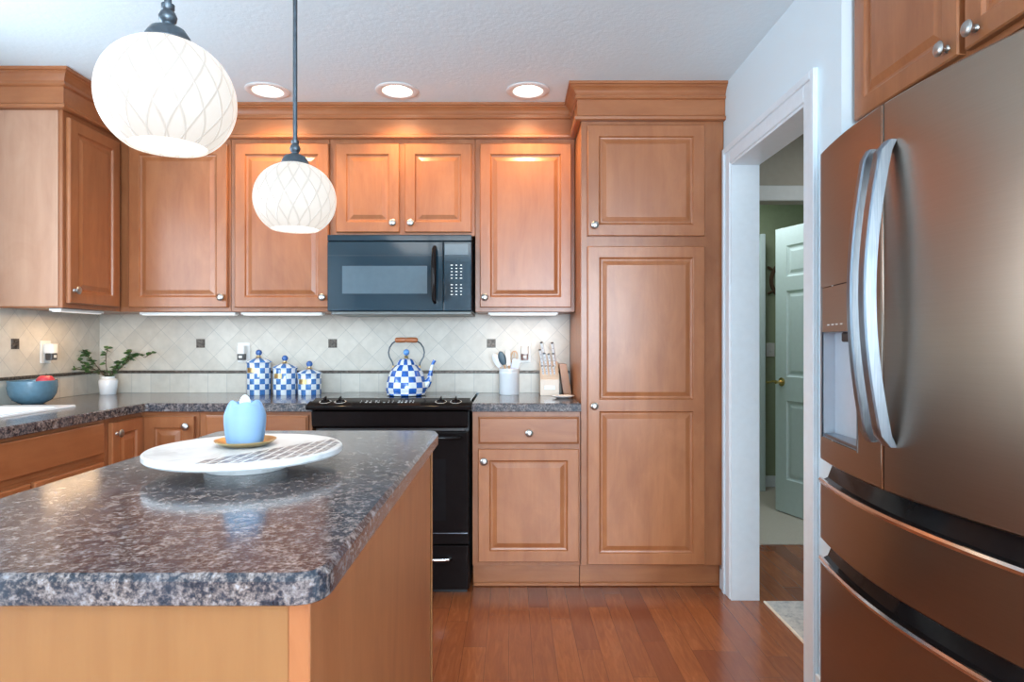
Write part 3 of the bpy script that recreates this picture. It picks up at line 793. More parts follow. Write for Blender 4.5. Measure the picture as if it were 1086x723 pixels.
obj('drawer_handle', bm, M['chrome'], dw, True)
obj('kick_strip', B(-HW+.01, HW-.01, .03, .044, .0, .0215), M['black_satin'], st)

# ------------------------------------------------------------------ kettle
kt = thing('tea_kettle', 'blue and white checkered tea kettle with wooden handle on the stove', 'kettle', (-.583, -.245, .9365), PI*.0)
KS = 1.0
prof = [(0, 0), (.098, 0), (.106, .004), (.108, .014), (.107, .020), (.111, .026), (.112, .045), (.109, .070), (.101, .100), (.090, .128), (.078, .148), (.062, .163), (.056, .168), (.055, .171), (0, .171)]
obj('body', lathe(prof, 56), M['check_kettle'], kt, True)
ld = obj('lid', lathe([(0, .170), (.053, .170), (.055, .174), (.051, .182), (.045, .192), (.034, .199), (.016, .203), (0, .204)], 40), M['check_kettle'], kt, True)
obj('knob_collar', lathe([(0, .202), (.012, .202), (.009, .208), (.013, .213), (.006, .219), (0, .219)], 20), M['gold'], ld, True)
obj('knob', ball(.0175, (0, 0, .236)), M['sky_knob'], ld, True)
obj('spout', tube([(.092, 0, .045), (.112, 0, .062), (.127, 0, .088), (.133, 0, .118), (.139, 0, .150), (.148, 0, .178), (.156, 0, .192)], [.026, .023, .018, .0125, .0095, .0085, .010], 20), M['check_kettle'], kt, True)
for s in (-1, 1):
    bm = bmesh.new()
    tube([(s*.072, 0, .150), (s*.074, 0, .172), (s*.082, 0, .190), (s*.094, 0, .210), (s*.099, 0, .235), (s*.093, 0, .262), (s*.078, 0, .285), (s*.055, 0, .300)], .0040, 8, bm)
    obj('handle_wire', bm, M['black_bronze'], kt, True)
for s in (-1, 1): obj('handle_socket', lathe([(0, 0), (.009, 0), (.006, .012), (.008, .022), (0, .024)], 14, (s*.072, 0, .140)), M['gold'], kt, True)
bm = tube([(-.062, 0, .302), (-.055, 0, .303), (-.030, 0, .304), (-.008, 0, .304), (-.002, 0, .304), (.004, 0, .304), (.03, 0, .304), (.055, 0, .303), (.062, 0, .302)], [.009, .0145, .015, .014, .011, .014, .015, .0145, .009], 18)
obj('handle_grip', bm, M['handle_wood'], kt, True)

# ------------------------------------------------------------------ canisters
def canister(label, x, y, h):
    r = thing('canister', label, 'canister', (x, y, ZT+.0003), -.12, 'checkered canisters left of the stove')
    R0 = .0655
    obj('body', lathe([(0, 0), (R0-.002, 0), (R0, .003), (R0, h-.012), (R0-.001, h-.010), (0, h-.010)], 48), M['check_can'], r, True)
    ld = obj('lid', lathe([(0, h-.0098), (R0+.003, h-.0098), (R0+.005, h-.004), (R0+.003, h), (.052, h+.010), (.030, h+.018), (.016, h+.022), (0, h+.022)], 48), M['check_can'], r, True)
    obj('collar', lathe([(0, h+.021), (.020, h+.021), (.016, h+.026), (.009, h+.030), (.008, h+.036), (0, h+.037)], 24), M['gold'], ld, True)
    obj('knob', ball(.0175, (0, 0, h+.050)), M['blue_knob'], ld, True)
    bm = bmesh.new(); rr = R0+.001; a0 = -PI/2-.62; a1 = -PI/2+.20; n = 8; z0 = h-.062; z1 = h-.034
    vs = [[bm.verts.new((q*math.cos(a0+(a1-a0)*i/n), q*math.sin(a0+(a1-a0)*i/n), z)) for i in range(n+1)] for q, z in ((rr-.0008, z0), (rr+.001, z0), (rr+.001, z1), (rr-.0008, z1))]
    for a, b in zip(vs, vs[1:]+vs[:1]):
        for i in range(n): bm.faces.new((a[i], a[i+1], b[i+1], b[i]))
    obj('gold_plaque', bm, M['gold'], r, True)
canister('tallest blue and white checkered canister, beside the wall outlet', -1.445, -.125, .188)
canister('medium blue and white checkered canister between its two neighbours', -1.296, -.125, .156)
canister('shortest blue and white checkered canister, nearest the stove', -1.156, -.125, .124)

# ------------------------------------------------------------------ outlets and plug-ins
def outlet(label, loc, rotz, fill, plabel):
    r = thing('wall_outlet', label, 'outlet', loc, rotz, 'wall outlets on the tiles')
    obj('plate', B(-.036, .036, -.0055, 0, -.058, .058, .002, seg=2), M['plastic'], r)
    bm = bmesh.new(); box(bm, -.017, .017, -.0075, -.0056, .006, .036, .003); box(bm, -.017, .017, -.0075, -.0056, -.040, -.010, .003)
    obj('receptacle', bm, M['plastic'], r)
    d = Vector((0, -.008, .0)); d = rz(d, rotz)
    p = thing('air_freshener', plabel, 'air freshener', Vector(loc)+d, rotz, 'plug-in air fresheners in the outlets')
    obj('housing', prism(round_poly([(-.024, -.050), (.024, -.050), (.024, -.002), (-.024, -.002)], [.016, .016, .004, .004], 4), 2, -.006, .042, bev=.002), M['plastic'], p, True)
    obj('refill_bottle', prism(round_poly([(-.021, -.045), (.021, -.045), (.021, -.006), (-.021, -.006)], [.008]*4, 3), 2, -.042, -.0062, bev=.002), M[fill], p, True)
    obj('refill_window', B(-.010, .010, -.0462, -.0452, -.030, -.016, .0004), M['mark'], p)
outlet('white wall outlet on the back tiles beside the tallest canister', (-1.578, -.0083, 1.166), 0, 'dark_plastic', 'white plug-in air freshener with dark bottle beside the tallest canister')
outlet('white wall outlet on the back tiles behind the utensil crock', (.074, -.0083, 1.166), 0, 'brown_plastic', 'white plug-in air freshener with brown bottle right of the crock')
outlet('white wall outlet on the left wall above the blue bowl', (XL+.0083, -.447, 1.178), PI/2, 'dark_plastic', 'white plug-in air freshener with dark bottle above the blue bowl')

# ------------------------------------------------------------------ utensil crock
CX, CY = -.016, -.13
cr = thing('utensil_crock', 'white ceramic crock full of cooking utensils near the outlet', 'crock', (CX, CY, ZT+.0003))
obj('body', lathe([(0, 0), (.054, 0), (.057, .004), (.0575, .118), (.0585, .121), (.0585, .126), (.0575, .129), (.0575, .136), (.060, .139), (.060, .148), (.057, .150), (.053, .148), (.0525, .012), (0, .010)], 48), M['ceramic'], cr, True)
def utensil(name, label, cat, base, head, handle_len, hmat, build, rot):
    """base inside the crock, leaning to head direction; local z runs along the utensil"""
    r = thing(name, label, cat, (CX+base[0], CY+base[1], ZT+.013), 0, 'utensils standing in the crock')
    d = Vector((head[0]-base[0], head[1]-base[1], head[2]-.013)).normalized()
    q = Vector((0, 0, 1)).rotation_difference(d)
    r.rotation_mode = 'QUATERNION'
    from mathutils import Quaternion
    r.rotation_quaternion = q @ Quaternion((0, 0, 1), rot)
    obj('handle', tube([(0, 0, .002), (0, 0, handle_len*.5), (0, 0, handle_len)], [.0045, .0055, .0045], 10), M[hmat], r, True)
    build(r, handle_len)
def oval_head(mat, w, l, t_):
    def f(r, hl): obj('head', ball(1, (0, 0, hl+l*.9), (w, t_, l)), M[mat], r, True)
    return f
def blade(mat, w, l, taper=.8):
    def f(r, hl):
        bm = prism(round_poly([(-w*taper, hl-.004), (w*taper, hl-.004), (w, hl+l), (-w, hl+l)], [.006, .006, .012, .012], 3), 1, -.003, .003, bev=.001)
        obj('blade', bm, M[mat], r, True)
    return f
utensil('serving_spoon', 'dark slate silicone spoon leaning left in the crock', 'spoon', (.018, -.020), (-.048, -.035, .235), .165, 'spoon_wood', oval_head('slate', .021, .042, .006), 0)
utensil('spatula', 'white curved spatula leaning far left in the crock', 'spatula', (.020, .006), (-.085, -.005, .225), .160, 'spoon_wood', oval_head('ceramic', .021, .045, .004), 0)
utensil('spatula', 'slim white spatula standing upright in the middle of the crock', 'spatula', (.012, .015), (-.008, .02, .24), .155, 'spoon_wood', blade('ceramic', .012, .085), 0)
def whisk(r, hl):
    bm = bmesh.new()
    for k in range(4):
        a = PI*k/4
        pts = []
        for i in range(17):
            u = i/16*2*PI; rr = .022*math.sin(u); zz_ = hl+.036-.036*math.cos(u/1)
            pts.append((rr*math.cos(a), rr*math.sin(a), zz_))
        tube(pts, .0016, 6, bm)
    obj('loops', bm, M['spoon_wood'], r, True)
utensil('whisk', 'pale wooden whisk rising from the back of the crock', 'whisk', (.0, .028), (.032, .020, .25), .165, 'spoon_wood', whisk, 0)
utensil('scraper', 'lavender plastic scraper leaning right in the crock', 'scraper', (-.005, -.01), (.045, -.012, .21), .125, 'ceramic', blade('lavender', .024, .070), 0)

# ------------------------------------------------------------------ knife block
KX, KY = .211, -.135
kb = thing('knife_block', 'pale wooden knife block with a small white plate on its front', 'knife block', (KX, KY, ZT+.0003))
obj('body', prism([(-.075, 0), (.065, 0), (.090, .150), (.040, .190), (-.058, .098), (-.075, .090)], 0, -.052, .052, bev=.003), M['block_wood'], kb)
obj('name_plate', B(-.030, .030, -.0775, -.0752, .034, .056, .0008), M['ceramic'], kb)
def knife(label, x, y, z, L, thick=.0075, steak=False):
    r = thing('knife', label, 'knife', (KX+x, KY+y, ZT+z), 0, 'knives in the knife block')
    r.rotation_euler = (.42 if not steak else .46, -.17, 0)
    obj('blade', prism([(-.007, -.028), (.007, -.028), (.008, .004), (-.008, .004)], 1, -.0009, .0009), M['chrome'], r)
    pts = [(0, 0, .003), (0, 0, .012), (.001, 0, L*.5), (.0, 0, L*.85), (0, 0, L)]
    h = obj('handle', tube(pts, [thick*.8, thick, thick*.85, thick, thick*.9], 12, sx=1.25), M['ceramic'], r, True)
    bm = bmesh.new()
    for u in (.25, .5, .75): ball(.0022, (0, -thick*1.0, L*u), bm=bm, u=8, v=6)
    obj('rivet', bm, M['black_satin'], r)
    obj('butt_cap', lathe([(0, L-.002), (thick*1.0, L-.002), (thick*1.05, L+.002), (0, L+.005)], 14), M['steel'], r, True)
for i in range(4):
    knife('white-handled steak knife in the front row of the block, %s of four' % ('leftmost', 'second from left', 'third from left', 'rightmost')[i], -.033+.021*i, -.030, .108+.002, .062, .006, True)
for i, (x, y, L) in enumerate(((-.037, .012, .105), (-.016, .012, .082), (.008, .012, .078), (.034, .012, .080))):
    knife('white-handled knife in the middle row of the block, %s of four' % ('leftmost', 'second from left', 'third from left', 'rightmost')[i], x, y, .160, L)
for i, (x, y, L) in enumerate(((-.024, .045, .125), (.036, .048, .122))):
    knife(('large white-handled knife at the back left of the block', 'tallest white-handled knife at the back right of the block')[i], x, y, .183, L, .0085)
# brown board leaning beside the block
cb = tag(obj('cutting_board', prism(round_poly([(-.030, 0), (.016, 0), (-.014, .175), (-.054, .175)], [.003]*4, 2), 1, -.05, .05, bev=.002), M['walnut'], loc=(.318, -.12, ZT+.0004)), 'small brown wooden board leaning against the knife block', 'board')
cb.location = (.3215, -.115, ZT+.0004)
tag(obj('spoon_rest', lathe([(0, .004), (.030, .004), (.046, .010), (.060, .0155), (.061, .0175), (.058, .0175), (.044, .0135), (.028, .0085), (0, .0075)], 40), M['ceramic'], smooth=True, loc=(.272, -.36, ZT-.0035)), 'small round white ceramic spoon rest in front of the knife block', 'spoon rest')

# ------------------------------------------------------------------ bowl with apple, plant
bw = tag(obj('fruit_bowl', lathe([(0, 0), (.044, 0), (.050, .003), (.080, .020), (.096, .048), (.102, .080), (.102, .112), (.100, .114), (.097, .111), (.096, .080), (.094, .052), (.075, .025), (.045, .009), (0, .008)], 56), M['bowl'], smooth=True, loc=(-2.325, -.675, ZT+.0004)),
         'blue-grey glazed bowl beside the sink holding a red apple', 'bowl')
ap = thing('apple', 'red apple resting in the blue-grey bowl', 'apple', (-2.270, -.665, ZT+.045))
bm = bmesh.new(); pr = []
for i in range(19):
    a = -PI/2 + PI*i/18; rr = .0385*math.cos(a)*(1+.10*math.sin(a)); zz_ = .035*math.sin(a)
    if i > 15: zz_ -= (i-15)*.0035
    if i < 2: zz_ += (2-i)*.003
    pr.append((max(rr, 0), zz_+.042))
obj('flesh', lathe(pr, 32), M['apple'], ap, True)
obj('stem', tube([(0, 0, .062), (.002, 0, .075), (.005, 0, .084)], .0012, 6), M['stem'], ap, True)
for o in (ap,): o.location.z = ZT+.064

pp = thing('potted_plant', 'small leafy plant with spreading branches in a white pot, in the corner', 'plant', (-2.305, -.125, ZT+.0003))
pot = obj('pot', lathe([(0, 0), (.038, 0), (.041, .003), (.047, .050), (.049, .072), (.046, .084), (.034, .092), (.034, .103), (.030, .103), (.030, .092), (0, .090)], 40), M['ceramic'], pp, True)
obj('soil', lathe([(0, .091), (.0295, .0912), (0, .094)], 24), M['soil'], pp)
branches = [
    [(0, 0, .09), (-.04, -.01, .13), (-.10, -.03, .150), (-.18, -.04, .172), (-.235, -.05, .168)],
    [(-.02, 0, .11), (-.07, -.04, .155), (-.12, -.07, .195), (-.15, -.09, .235)],
    [(-.01, 0, .10), (-.05, -.02, .16), (-.09, -.03, .21), (-.10, -.04, .235)],
    [(0, 0, .10), (.0, -.02, .16), (.0, -.02, .21), (.015, -.03, .245)],
    [(0, 0, .10), (.05, -.01, .13), (.10, -.02, .17), (.14, -.02, .205), (.17, -.02, .215), (.195, -.02, .20), (.235, -.03, .222)],
    [(.02, 0, .11), (.06, -.03, .145), (.08, -.04, .175)],
    [(.05, -.01, .13), (.11, -.03, .18), (.14, -.04, .235)],
    [(0, 0, .10), (-.03, -.04, .12), (-.08, -.08, .14), (-.14, -.10, .150)]]
bm = bmesh.new()
branches = [[(x*1.13, y*1.05, .09+(z-.09)*1.10) for x, y, z in b] for b in branches]
for b in branches: tube(b, [.0028]+[.0020]*(len(b)-1), 6, bm)
obj('branches', bm, M['stem'], pp, True)
bm = bmesh.new(); rnd_ = random.Random(3)
def leaf(bm, p, d, L, W):
    d = Vector(d).normalized(); s = d.cross(Vector((0, 0, 1)))
    if s.length < .1: s = Vector((1, 0, 0))
    s.normalize(); s = Matrix.Rotation(rnd_.uniform(-.7, .7), 3, d) @ s; u = s.cross(d)
    p = Vector(p); rows = []
    for f, w in ((0, .05), (.2, .7), (.45, 1), (.7, .8), (1, .04)):
        c = p + d*L*f - Vector((0, 0, 1))*L*.25*f*f
        rows.append([bm.verts.new(c - s*W*w + u*W*.25*w), bm.verts.new(c), bm.verts.new(c + s*W*w + u*W*.25*w)])
    for a, b in zip(rows, rows[1:]):
        for i in range(2): bm.faces.new((a[i], a[i+1], b[i+1], b[i]))
for bi, b in enumerate(branches):
    for i in range(len(b)-1):
        p0, p1 = Vector(b[i]), Vector(b[i+1])
        dens = 4 if bi in (3, ) else 10
        if i == 0 and bi != 5: dens = 2
        if bi == 4 and i > 3: dens = 2
        for k in range(dens):
            p = p0.lerp(p1, rnd_.random()); d = Vector((rnd_.uniform(-1, 1), rnd_.uniform(-1, .5), rnd_.uniform(-.1, .6)))
            leaf(bm, p, d, rnd_.uniform(.026, .040), rnd_.uniform(.011, .016))
    p1 = Vector(b[-1])
    for k in range(4): leaf(bm, p1, (rnd_.uniform(-1, 1), rnd_.uniform(-1, .6), rnd_.uniform(-.1, .4)), .03, .012)
obj('leaves', bm, M['leaf'], pp, True, normals=False)

# ------------------------------------------------------------------ marble turntable, dish, tulip candle
TX, TY = -.638, -3.78+1.540
lz = thing('lazy_susan', 'round white marble turntable with a striped shell inlay, on the island', 'turntable', (TX, TY, ZT+.0003))
obj('base', lathe([(0, 0), (.092, 0), (.094, .003), (.092, .0325), (0, .0325)], 56), M['marble'], lz, True)
TH0, TH1 = .0327, .0505; TR = .222
obj('disc', lathe([(0, TH0), (TR-.004, TH0), (TR, TH0+.004), (TR, TH1-.003), (TR-.003, TH1), (0, TH1)], 96), M['marble'], lz, True)
bm = bmesh.new()
# inlay: cells between parallel white lines in the segment beyond a chord of the disc
for k in range(-3, 10):
    xa = .006+k*.0232; xb_ = xa+.0160
    for u0, u1 in ((.080, .112), (.119, .146), (.153, .180), (.187, .23)):
        P = []
        lim = lambda x: math.sqrt(max(0, (TR-.006)**2-x*x))
        ya0, ya1 = max((.843*xa-u1)/.537, -lim(xa)), min((.843*xa-u0)/.537, lim(xa))
        yb0, yb1 = max((.843*xb_-u1)/.537, -lim(xb_)), min((.843*xb_-u0)/.537, lim(xb_))
        if ya1-ya0 < .003 or yb1-yb0 < .003: continue
        P = [(xa, ya0), (xb_, yb0), (xb_, yb1), (xa, ya1)]
        A = [bm.verts.new((p[0], p[1], TH1+.0001)) for p in P]; C = [bm.verts.new((p[0], p[1], TH1+.0006)) for p in P]
        bm.faces.new(A); bm.faces.new(C)
        for i in range(4): bm.faces.new((A[i], A[(i+1) % 4], C[(i+1) % 4], C[i]))
obj('inlay', bm, M['inlay'], lz)
DZ = ZT+.0003+TH1+.0008
DX, DY = -.650, -3.78+1.562
tag(obj('gold_dish', lathe([(0, 0), (.048, 0), (.060, .005), (.0705, .012), (.0715, .014), (.069, .0135), (.059, .008), (.046, .0035), (0, .003)], 56), M['gold'], smooth=True, loc=(DX, DY, DZ)), 'shallow round gold dish on the marble turntable', 'dish')
cd = thing('tulip_candle', 'pale blue tulip-shaped candle standing in the gold dish', 'candle', (DX-.001, DY, DZ+.0034))
CH = .104
pr = [(0, 0), (.033, 0), (.037, .004), (.042, .030), (.0440, .055), (.0405, .078), (.030, .092), (.020, .094), (0, .094)]
obj('body', lathe(pr, 48), M['wax'], cd, True)
def petal(a0, wid, ztop, off):
    bm = bmesh.new(); nU, nV = 12, 14; rows = []
    for j in range(nV+1):
        v = j/nV; z = .004 + (ztop-.004)*v
        # radius of the cup at this height
        R_ = .0385 + .0070*math.sin(min(1, z/.078)*PI*.62) - max(0, z-.072)*.36
        w = wid*math.sqrt(max(.02, 1-(max(0, v-.70)/.30)**2.4)) if v > .70 else wid
        row = []
        for i in range(nU+1):
            u = -1+2*i/nU; a = a0+u*w
            row.append(bm.verts.new(((R_+off-.0022*u*u)*math.cos(a), (R_+off-.0022*u*u)*math.sin(a), z)))
        rows.append(row)
    for a, b in zip(rows, rows[1:]):
        for i in range(nU): bm.faces.new((a[i], a[i+1], b[i+1], b[i]))
    ge = bmesh.ops.solidify(bm, geom=list(bm.faces), thickness=.003)
    return bm
for k in range(3):
    obj('petal', petal(-PI/2+.42+k*2*PI/3, 1.0, .104, .0034), M['wax'], cd, True)
for k in range(3):
    obj('petal', petal(-PI/2-.72+k*2*PI/3, .95, .107, .0005), M['wax'], cd, True)
obj('tip', lathe([(0, .093), (.012, .094), (.014, .101), (.010, .111), (.004, .118), (0, .119)], 20), M['wax_tip'], cd, True)

# ------------------------------------------------------------------ refrigerator (door faces look toward -x)
fr = thing('refrigerator', 'bronze stainless French-door refrigerator with ice dispenser at right', 'refrigerator', (1.0, -2.182, 0))
FC, FH = -2.182, .428      # centre y, half width
FZ = 1.828
def fx(y):      # front face x (local to fr) with a gentle bow; y local
    return -.075 + .050*(abs(y)/FH)**1.9
BK = .012
obj('body', B(.012, .80, -FH+.004, FH-.004, .02, FZ-.012, .004), M['black_satin'], fr)
def bowed(y0, y1, z0, z1, back=BK-.001, hole=None, mat='fridge', name='door', ny=14, parent=fr, edge=.005):
    """slab whose front follows the bow; hole=(ya,yb,za,zb) is left open"""
    ys = sorted({round(y0+(y1-y0)*i/ny, 5) for i in range(ny+1)} | ({hole[0], hole[1]} if hole else set()) | {y0+edge, y1-edge})
    zs = sorted({z0, z0+edge, z1-edge, z1} | ({hole[2], hole[3]} if hole else set()))
    bm = bmesh.new(); V = {}
    def fv(i, j):
        if (i, j) not in V:
            y, z = ys[i], zs[j]
            e = edge if (i in (0, len(ys)-1) or j in (0, len(zs)-1)) else 0
            V[(i, j)] = bm.verts.new((fx(y)+e, y, z))
        return V[(i, j)]
    for i in range(len(ys)-1):
        for j in range(len(zs)-1):
            cy, cz = (ys[i]+ys[i+1])/2, (zs[j]+zs[j+1])/2
            if hole and hole[0] < cy < hole[1] and hole[2] < cz < hole[3]: continue
            bm.faces.new((fv(i, j), fv(i, j+1), fv(i+1, j+1), fv(i+1, j)))
    nI, nJ = len(ys)-1, len(zs)-1
    loop = [(i, 0) for i in range(nI)] + [(nI, j) for j in range(nJ)] + [(i, nJ) for i in range(nI, 0, -1)] + [(0, j) for j in range(nJ, 0, -1)]
    fl = [V[k] for k in loop]; bl = [bm.verts.new((back, v.co.y, v.co.z)) for v in fl]
    for i in range(len(fl)):
        k = (i+1) % len(fl); bm.faces.new((fl[i], fl[k], bl[k], bl[i]))
    if not hole: bm.faces.new(bl)
    return obj(name, bm, M[mat], parent, True)
g = .003
# note: +y local = far side (left in the picture)
HO = (.128+.0, .404, .938, 1.400)
dl = bowed(g, FH, .862, FZ, hole=HO)
dr_ = bowed(-FH, -g, .862, FZ)
obj('door_gasket', B(-.060, .0115, -g+.0005, -.0003, .866, FZ-.004), M['black_satin'], fr)
obj('centre_strip', B(-.0755, .0115, .0, g-.0003, .866, FZ-.004), M['chrome'], fr)
# dispenser
ya, yb, za, zb = HO
bm = bmesh.new(); dp = .075; zm = 1.262
def q(*p): bm.faces.new([bm.verts.new(v) for v in p])
yi0, yi1 = ya+.002, yb-.002
x0a, x0b = fx(ya)+.001, fx(yb)+.001; xb = .010
def wallq(a, b, c, d): q(a, b, c, d)
# cavity: back, two sides, top, bottom (slopes to the front)
q((xb, ya, za), (xb, yb, za), (xb, yb, zm), (xb, ya, zm))
q((x0a, ya, za), (xb, ya, za), (xb, ya, zm), (x0a, ya, zm))
q((x0b, yb, za), (x0b, yb, zm), (xb, yb, zm), (xb, yb, za))
q((x0a, ya, zm), (xb, ya, zm), (xb, yb, zm), (x0b, yb, zm))
q((x0a, ya, za), (x0b, yb, za), (xb, yb, za), (xb, ya, za))
cav = obj('dispenser_recess', bm, M['dispenser'], dl)
bm = bmesh.new()
P = [(x0a-.001, ya), (x0b-.001, yb), (xb, yb), (xb, ya)]
A = [bm.verts.new((p[0], p[1], zm+.001)) for p in P]; C = [bm.verts.new((p[0], p[1], zb-.0015)) for p in P]
bm.faces.new(A); bm.faces.new(C)
for i in range(4): bm.faces.new((A[i], A[(i+1) % 4], C[(i+1) % 4], C[i]))
dpn = obj('dispenser_panel', bm, M['fridge'], dl)
bm = bmesh.new()
for k in range(4):
    yy = yb-.06-k*.035; xx = x0a+(x0b-x0a)*(yy-ya)/(yb-ya)-.001
    box(bm, xx-.0022, xx-.0005, yy-.006, yy+.006, zm+.020, zm+.024)
obj('panel_marks', bm, M['mark'], dpn)
obj('dispenser_spout', B(-.030, -.002, .24, .29, zm-.030, zm-.001, .004), M['black_satin'], dl)
obj('drip_tray', prism([(x0a+.004, ya+.002), (x0b+.004, yb-.002), (xb-.001, yb-.002), (xb-.001, ya+.002)], 2, za+.001, za+.010, bev=.001), M['steel'], dl)
bm = bmesh.new()   # thin bright frame round the dispenser
for (yy0, yy1, z0_, z1_) in ((ya-.004, ya, za-.004, zb+.004), (yb, yb+.004, za-.004, zb+.004)):
    xx = fx((yy0+yy1)/2); box(bm, xx-.0015, xx+.004, yy0, yy1, z0_, z1_)
obj('dispenser_frame', bm, M['steel'], dl)
# door handles: flat bowed bars
def bar(yc, wy, tx, name, par, zt=1.722, zb_=.978, so=.062):
    bm = bmesh.new(); rows = []; n = 28
    xf = fx(yc)
    for i in range(n+1):
        u = i/n; z = zb_+(zt-zb_)*u
        s = math.sin(PI*u)**.92
        x = xf - .004 - so*s if 0 < i < n else xf+.001
        X0, X1 = x-tx, x
        if i in (0, n): X0 = xf - .016; X1 = xf+.002
        c = .004
        rows.append([bm.verts.new(p) for p in ((X0, yc-wy+c, z), (X0, yc+wy-c, z), (X0+c, yc+wy, z), (X1, yc+wy, z), (X1, yc-wy, z), (X0+c, yc-wy, z))])
    for a, b in zip(rows, rows[1:]):
        for k in range(6): bm.faces.new((a[k], a[(k+1) % 6], b[(k+1) % 6], b[k]))
    bm.faces.new(rows[0]); bm.faces.new(rows[-1])
    obj(name, bm, M['steel'], par, True)
bar(.040, .012, .022, 'handle', dl, so=.040)
bar(-.040, .016, .029, 'handle', dr_, so=.044)
# drawers with full-width pocket lips
def fdrawer(z0, z1, zl):
    d = bowed(-FH, FH, z0, zl, name='drawer', ny=24)
    bm = bmesh.new(); rows = []; n = 30
    for i in range(n+1):
        y = -FH + 2*FH*i/n; x = fx(y)
        rows.append([bm.verts.new(p) for p in ((x-.004, y, zl-.004), (x-.006, y, zl+.004), (x-.002, y, zl+.010), (x+.006, y, zl+.009), (x+.006, y, zl-.001))])
    for a, b in zip(rows, rows[1:]):
        for k in range(5): bm.faces.new((a[k], a[(k+1) % 5], b[(k+1) % 5], b[k]))
    bm.faces.new(rows[0]); bm.faces.new(rows[-1])
    obj('lip', bm, M['lip'], d, True)
    bm = bmesh.new(); rows = []
    for i in range(n+1):
        y = -FH + 2*FH*i/n; x = fx(y)
        rows.append([bm.verts.new(p) for p in ((x+.006, y, zl+.0015), (x+.024, y, zl+.010), (x+.044, y, z1), (x+.054, y, z1), (x+.054, y, zl+.0015))])
    for a, b in zip(rows, rows[1:]):
        for k in range(5): bm.faces.new((a[k], a[(k+1) % 5], b[(k+1) % 5], b[k]))
    bm.faces.new(rows[0]); bm.faces.new(rows[-1])
    obj('pocket', bm, M['black_gloss'], d, True)
fdrawer(.612, .855, .795)
fdrawer(.085, .604, .548)
obj('toe_grille', B(-.02, .0115, -FH+.01, FH-.01, .004, .080, .002), M['black_satin'], fr)

# cabinets over the fridge (face -x)
CXF = 1.10
cabinet('wall_cabinet', 'maple cabinet above the refrigerator with two knobbed doors', 'cabinet', (CXF, -1.745, 1.912), -PI/2, .91, .70, ZC-1.912-.002,
        [(.014, .484, .016, .56, (.447, .047), None), (.506, .90, .016, .56, (.546, .050), None)], group='maple cabinets along the upper walls')

# ------------------------------------------------------------------ hall: white doors, wheel, switch, rug
def panel_door(name, loc, rotz, w=.76, h=2.03):
    r = bpy.data.objects.new(name, None); COL.objects.link(r); r.location = loc; r.rotation_euler = (0, 0, rotz); r['kind'] = 'structure'
    s = .11; m = w/2
    hs = []
    for x0, x1 in ((s, m-.05), (m+.05, w-s)):
        hs += [(x0, x1, .24, .80), (x0, x1, .97, 1.58), (x0, x1, 1.68, 1.90)]
    obj('leaf_panel', panel_slab(w, h, .035, hs, prof=[(.006, .006), (.016, .009), (.024, .009), (.045, .003)], edge=.002), M['white_door'], r)
    return r
# hinge at (2.205,.11); free edge towards the camera's left and away
hx, hy = 2.205, .125
fxp, fyp = 1.945, .88
ang = math.atan2(hy-fyp, hx-fxp)
dr3 = panel_door('door_1', (fxp, fyp, .012), ang, w=math.hypot(hx-fxp, hy-fyp)-.01)
kb_ = lathe([(0, 0), (.031, 0), (.031, .005), (.020, .009), (.011, .012), (.010, .045), (.013, .048), (.013, .056), (0, .058)], 20)
tube([(0, 0, .050), (.03, -.004, .052), (.06, .004, .052), (.085, .010, .050), (.100, .004, .048)], [.009, .0085, .0075, .007, .006], 10, kb_)
bmesh.ops.rotate(kb_, verts=kb_.verts, cent=(0, 0, 0), matrix=Matrix.Rotation(PI, 3, 'Z'))
bmesh.ops.rotate(kb_, verts=kb_.verts, cent=(0, 0, 0), matrix=Matrix.Rotation(PI/2, 3, 'X'))
obj('door_handle', kb_, M['brass'], dr3, True, loc=(.065, -.035, .93))
struct('trim_5', B(2.03, 2.072, 1.45, 1.604, .006, 2.11, .004), M['white_door'])
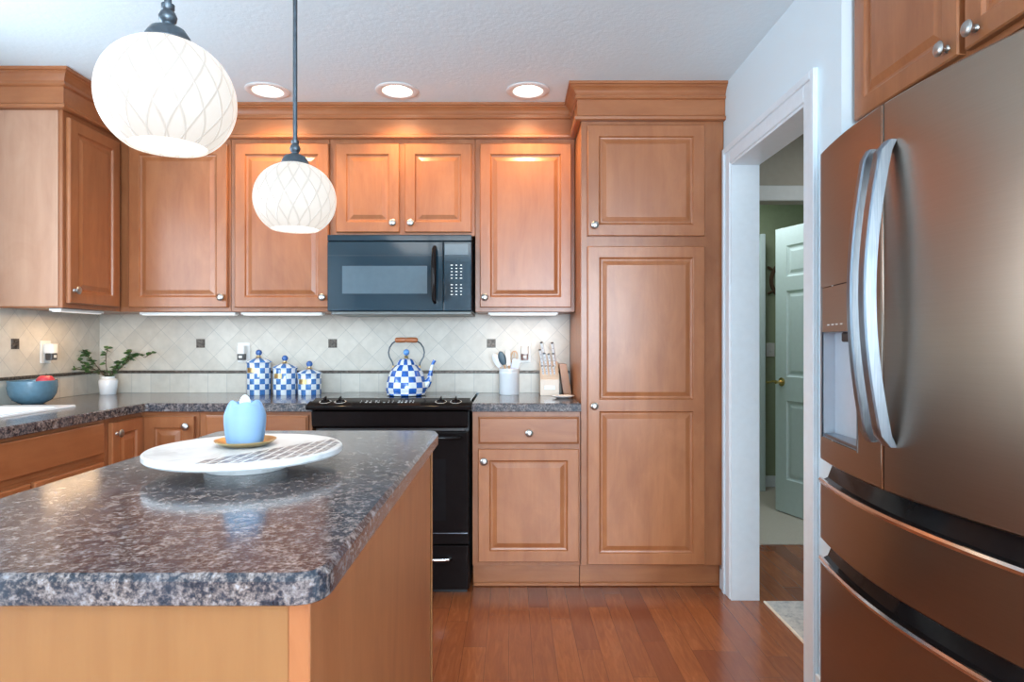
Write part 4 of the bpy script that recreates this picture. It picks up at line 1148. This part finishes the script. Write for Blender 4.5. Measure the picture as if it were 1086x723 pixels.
sw = thing('light_switch', 'white light switch plate on the green wall beside the white door', 'light switch', (2.178, 1.619, 1.16), 0)
obj('plate', B(-.036, .036, -.006, 0, -.058, .058, .002), M['plastic'], sw)
obj('toggle', B(-.006, .006, -.016, -.0062, -.012, .012, .002), M['plastic'], sw)
# ship's wheel clock
wh = thing('wheel_clock', 'dark wooden ship wheel clock on the green wall, half behind the door', 'clock', (2.345, 1.602, 1.745))
def tor(R_, r_, bm=None, sy=1.0, nn=48):
    pts = [(R_*math.cos(2*PI*i/nn), 0, R_*math.sin(2*PI*i/nn)) for i in range(nn)]
    bm = bm or bmesh.new(); rings = []
    for i, p in enumerate(pts):
        a = 2*PI*i/nn; rad = Vector((math.cos(a), 0, math.sin(a)))
        rings.append([bm.verts.new(Vector(p) + rad*r_*math.cos(2*PI*k/8) + Vector((0, 1, 0))*r_*sy*math.sin(2*PI*k/8)) for k in range(8)])
    for i in range(nn):
        for k in range(8): bm.faces.new((rings[i][k], rings[i][(k+1) % 8], rings[(i+1) % nn][(k+1) % 8], rings[(i+1) % nn][k]))
    return bm
obj('rim', tor(.165, .017, sy=.8), M['walnut_dark'] if 'walnut_dark' in M else M['stem'], wh, True)
bm = bmesh.new()
for k in range(6):
    a = PI/6+k*PI/3; d = Vector((math.cos(a), 0, math.sin(a)))
    tube([d*.10, d*.15, d*.185, d*.20, d*.218, d*.228], [.008, .009, .008, .012, .011, .006], 10, bm)
obj('spoke', bm, M['stem'], wh, True)
bm = lathe([(0, 0), (.115, 0), (.115, .014), (0, .016)], 40); bmesh.ops.rotate(bm, verts=bm.verts, cent=(0, 0, 0), matrix=Matrix.Rotation(PI/2, 3, 'X'))
obj('clock_face', bm, M['ceramic'], wh)

rg = thing('hall_rug', 'pale grey mottled rug on the wood floor beyond the cased opening', 'rug', (1.186, -1.60, 0))
obj('pile', B(.012, .70, 0, .842, .0005, .009, .002), M['rug'], rg)
obj('binding', B(0, .0118, 0, .842, .0005, .010, .002), M['rug_edge'], rg)
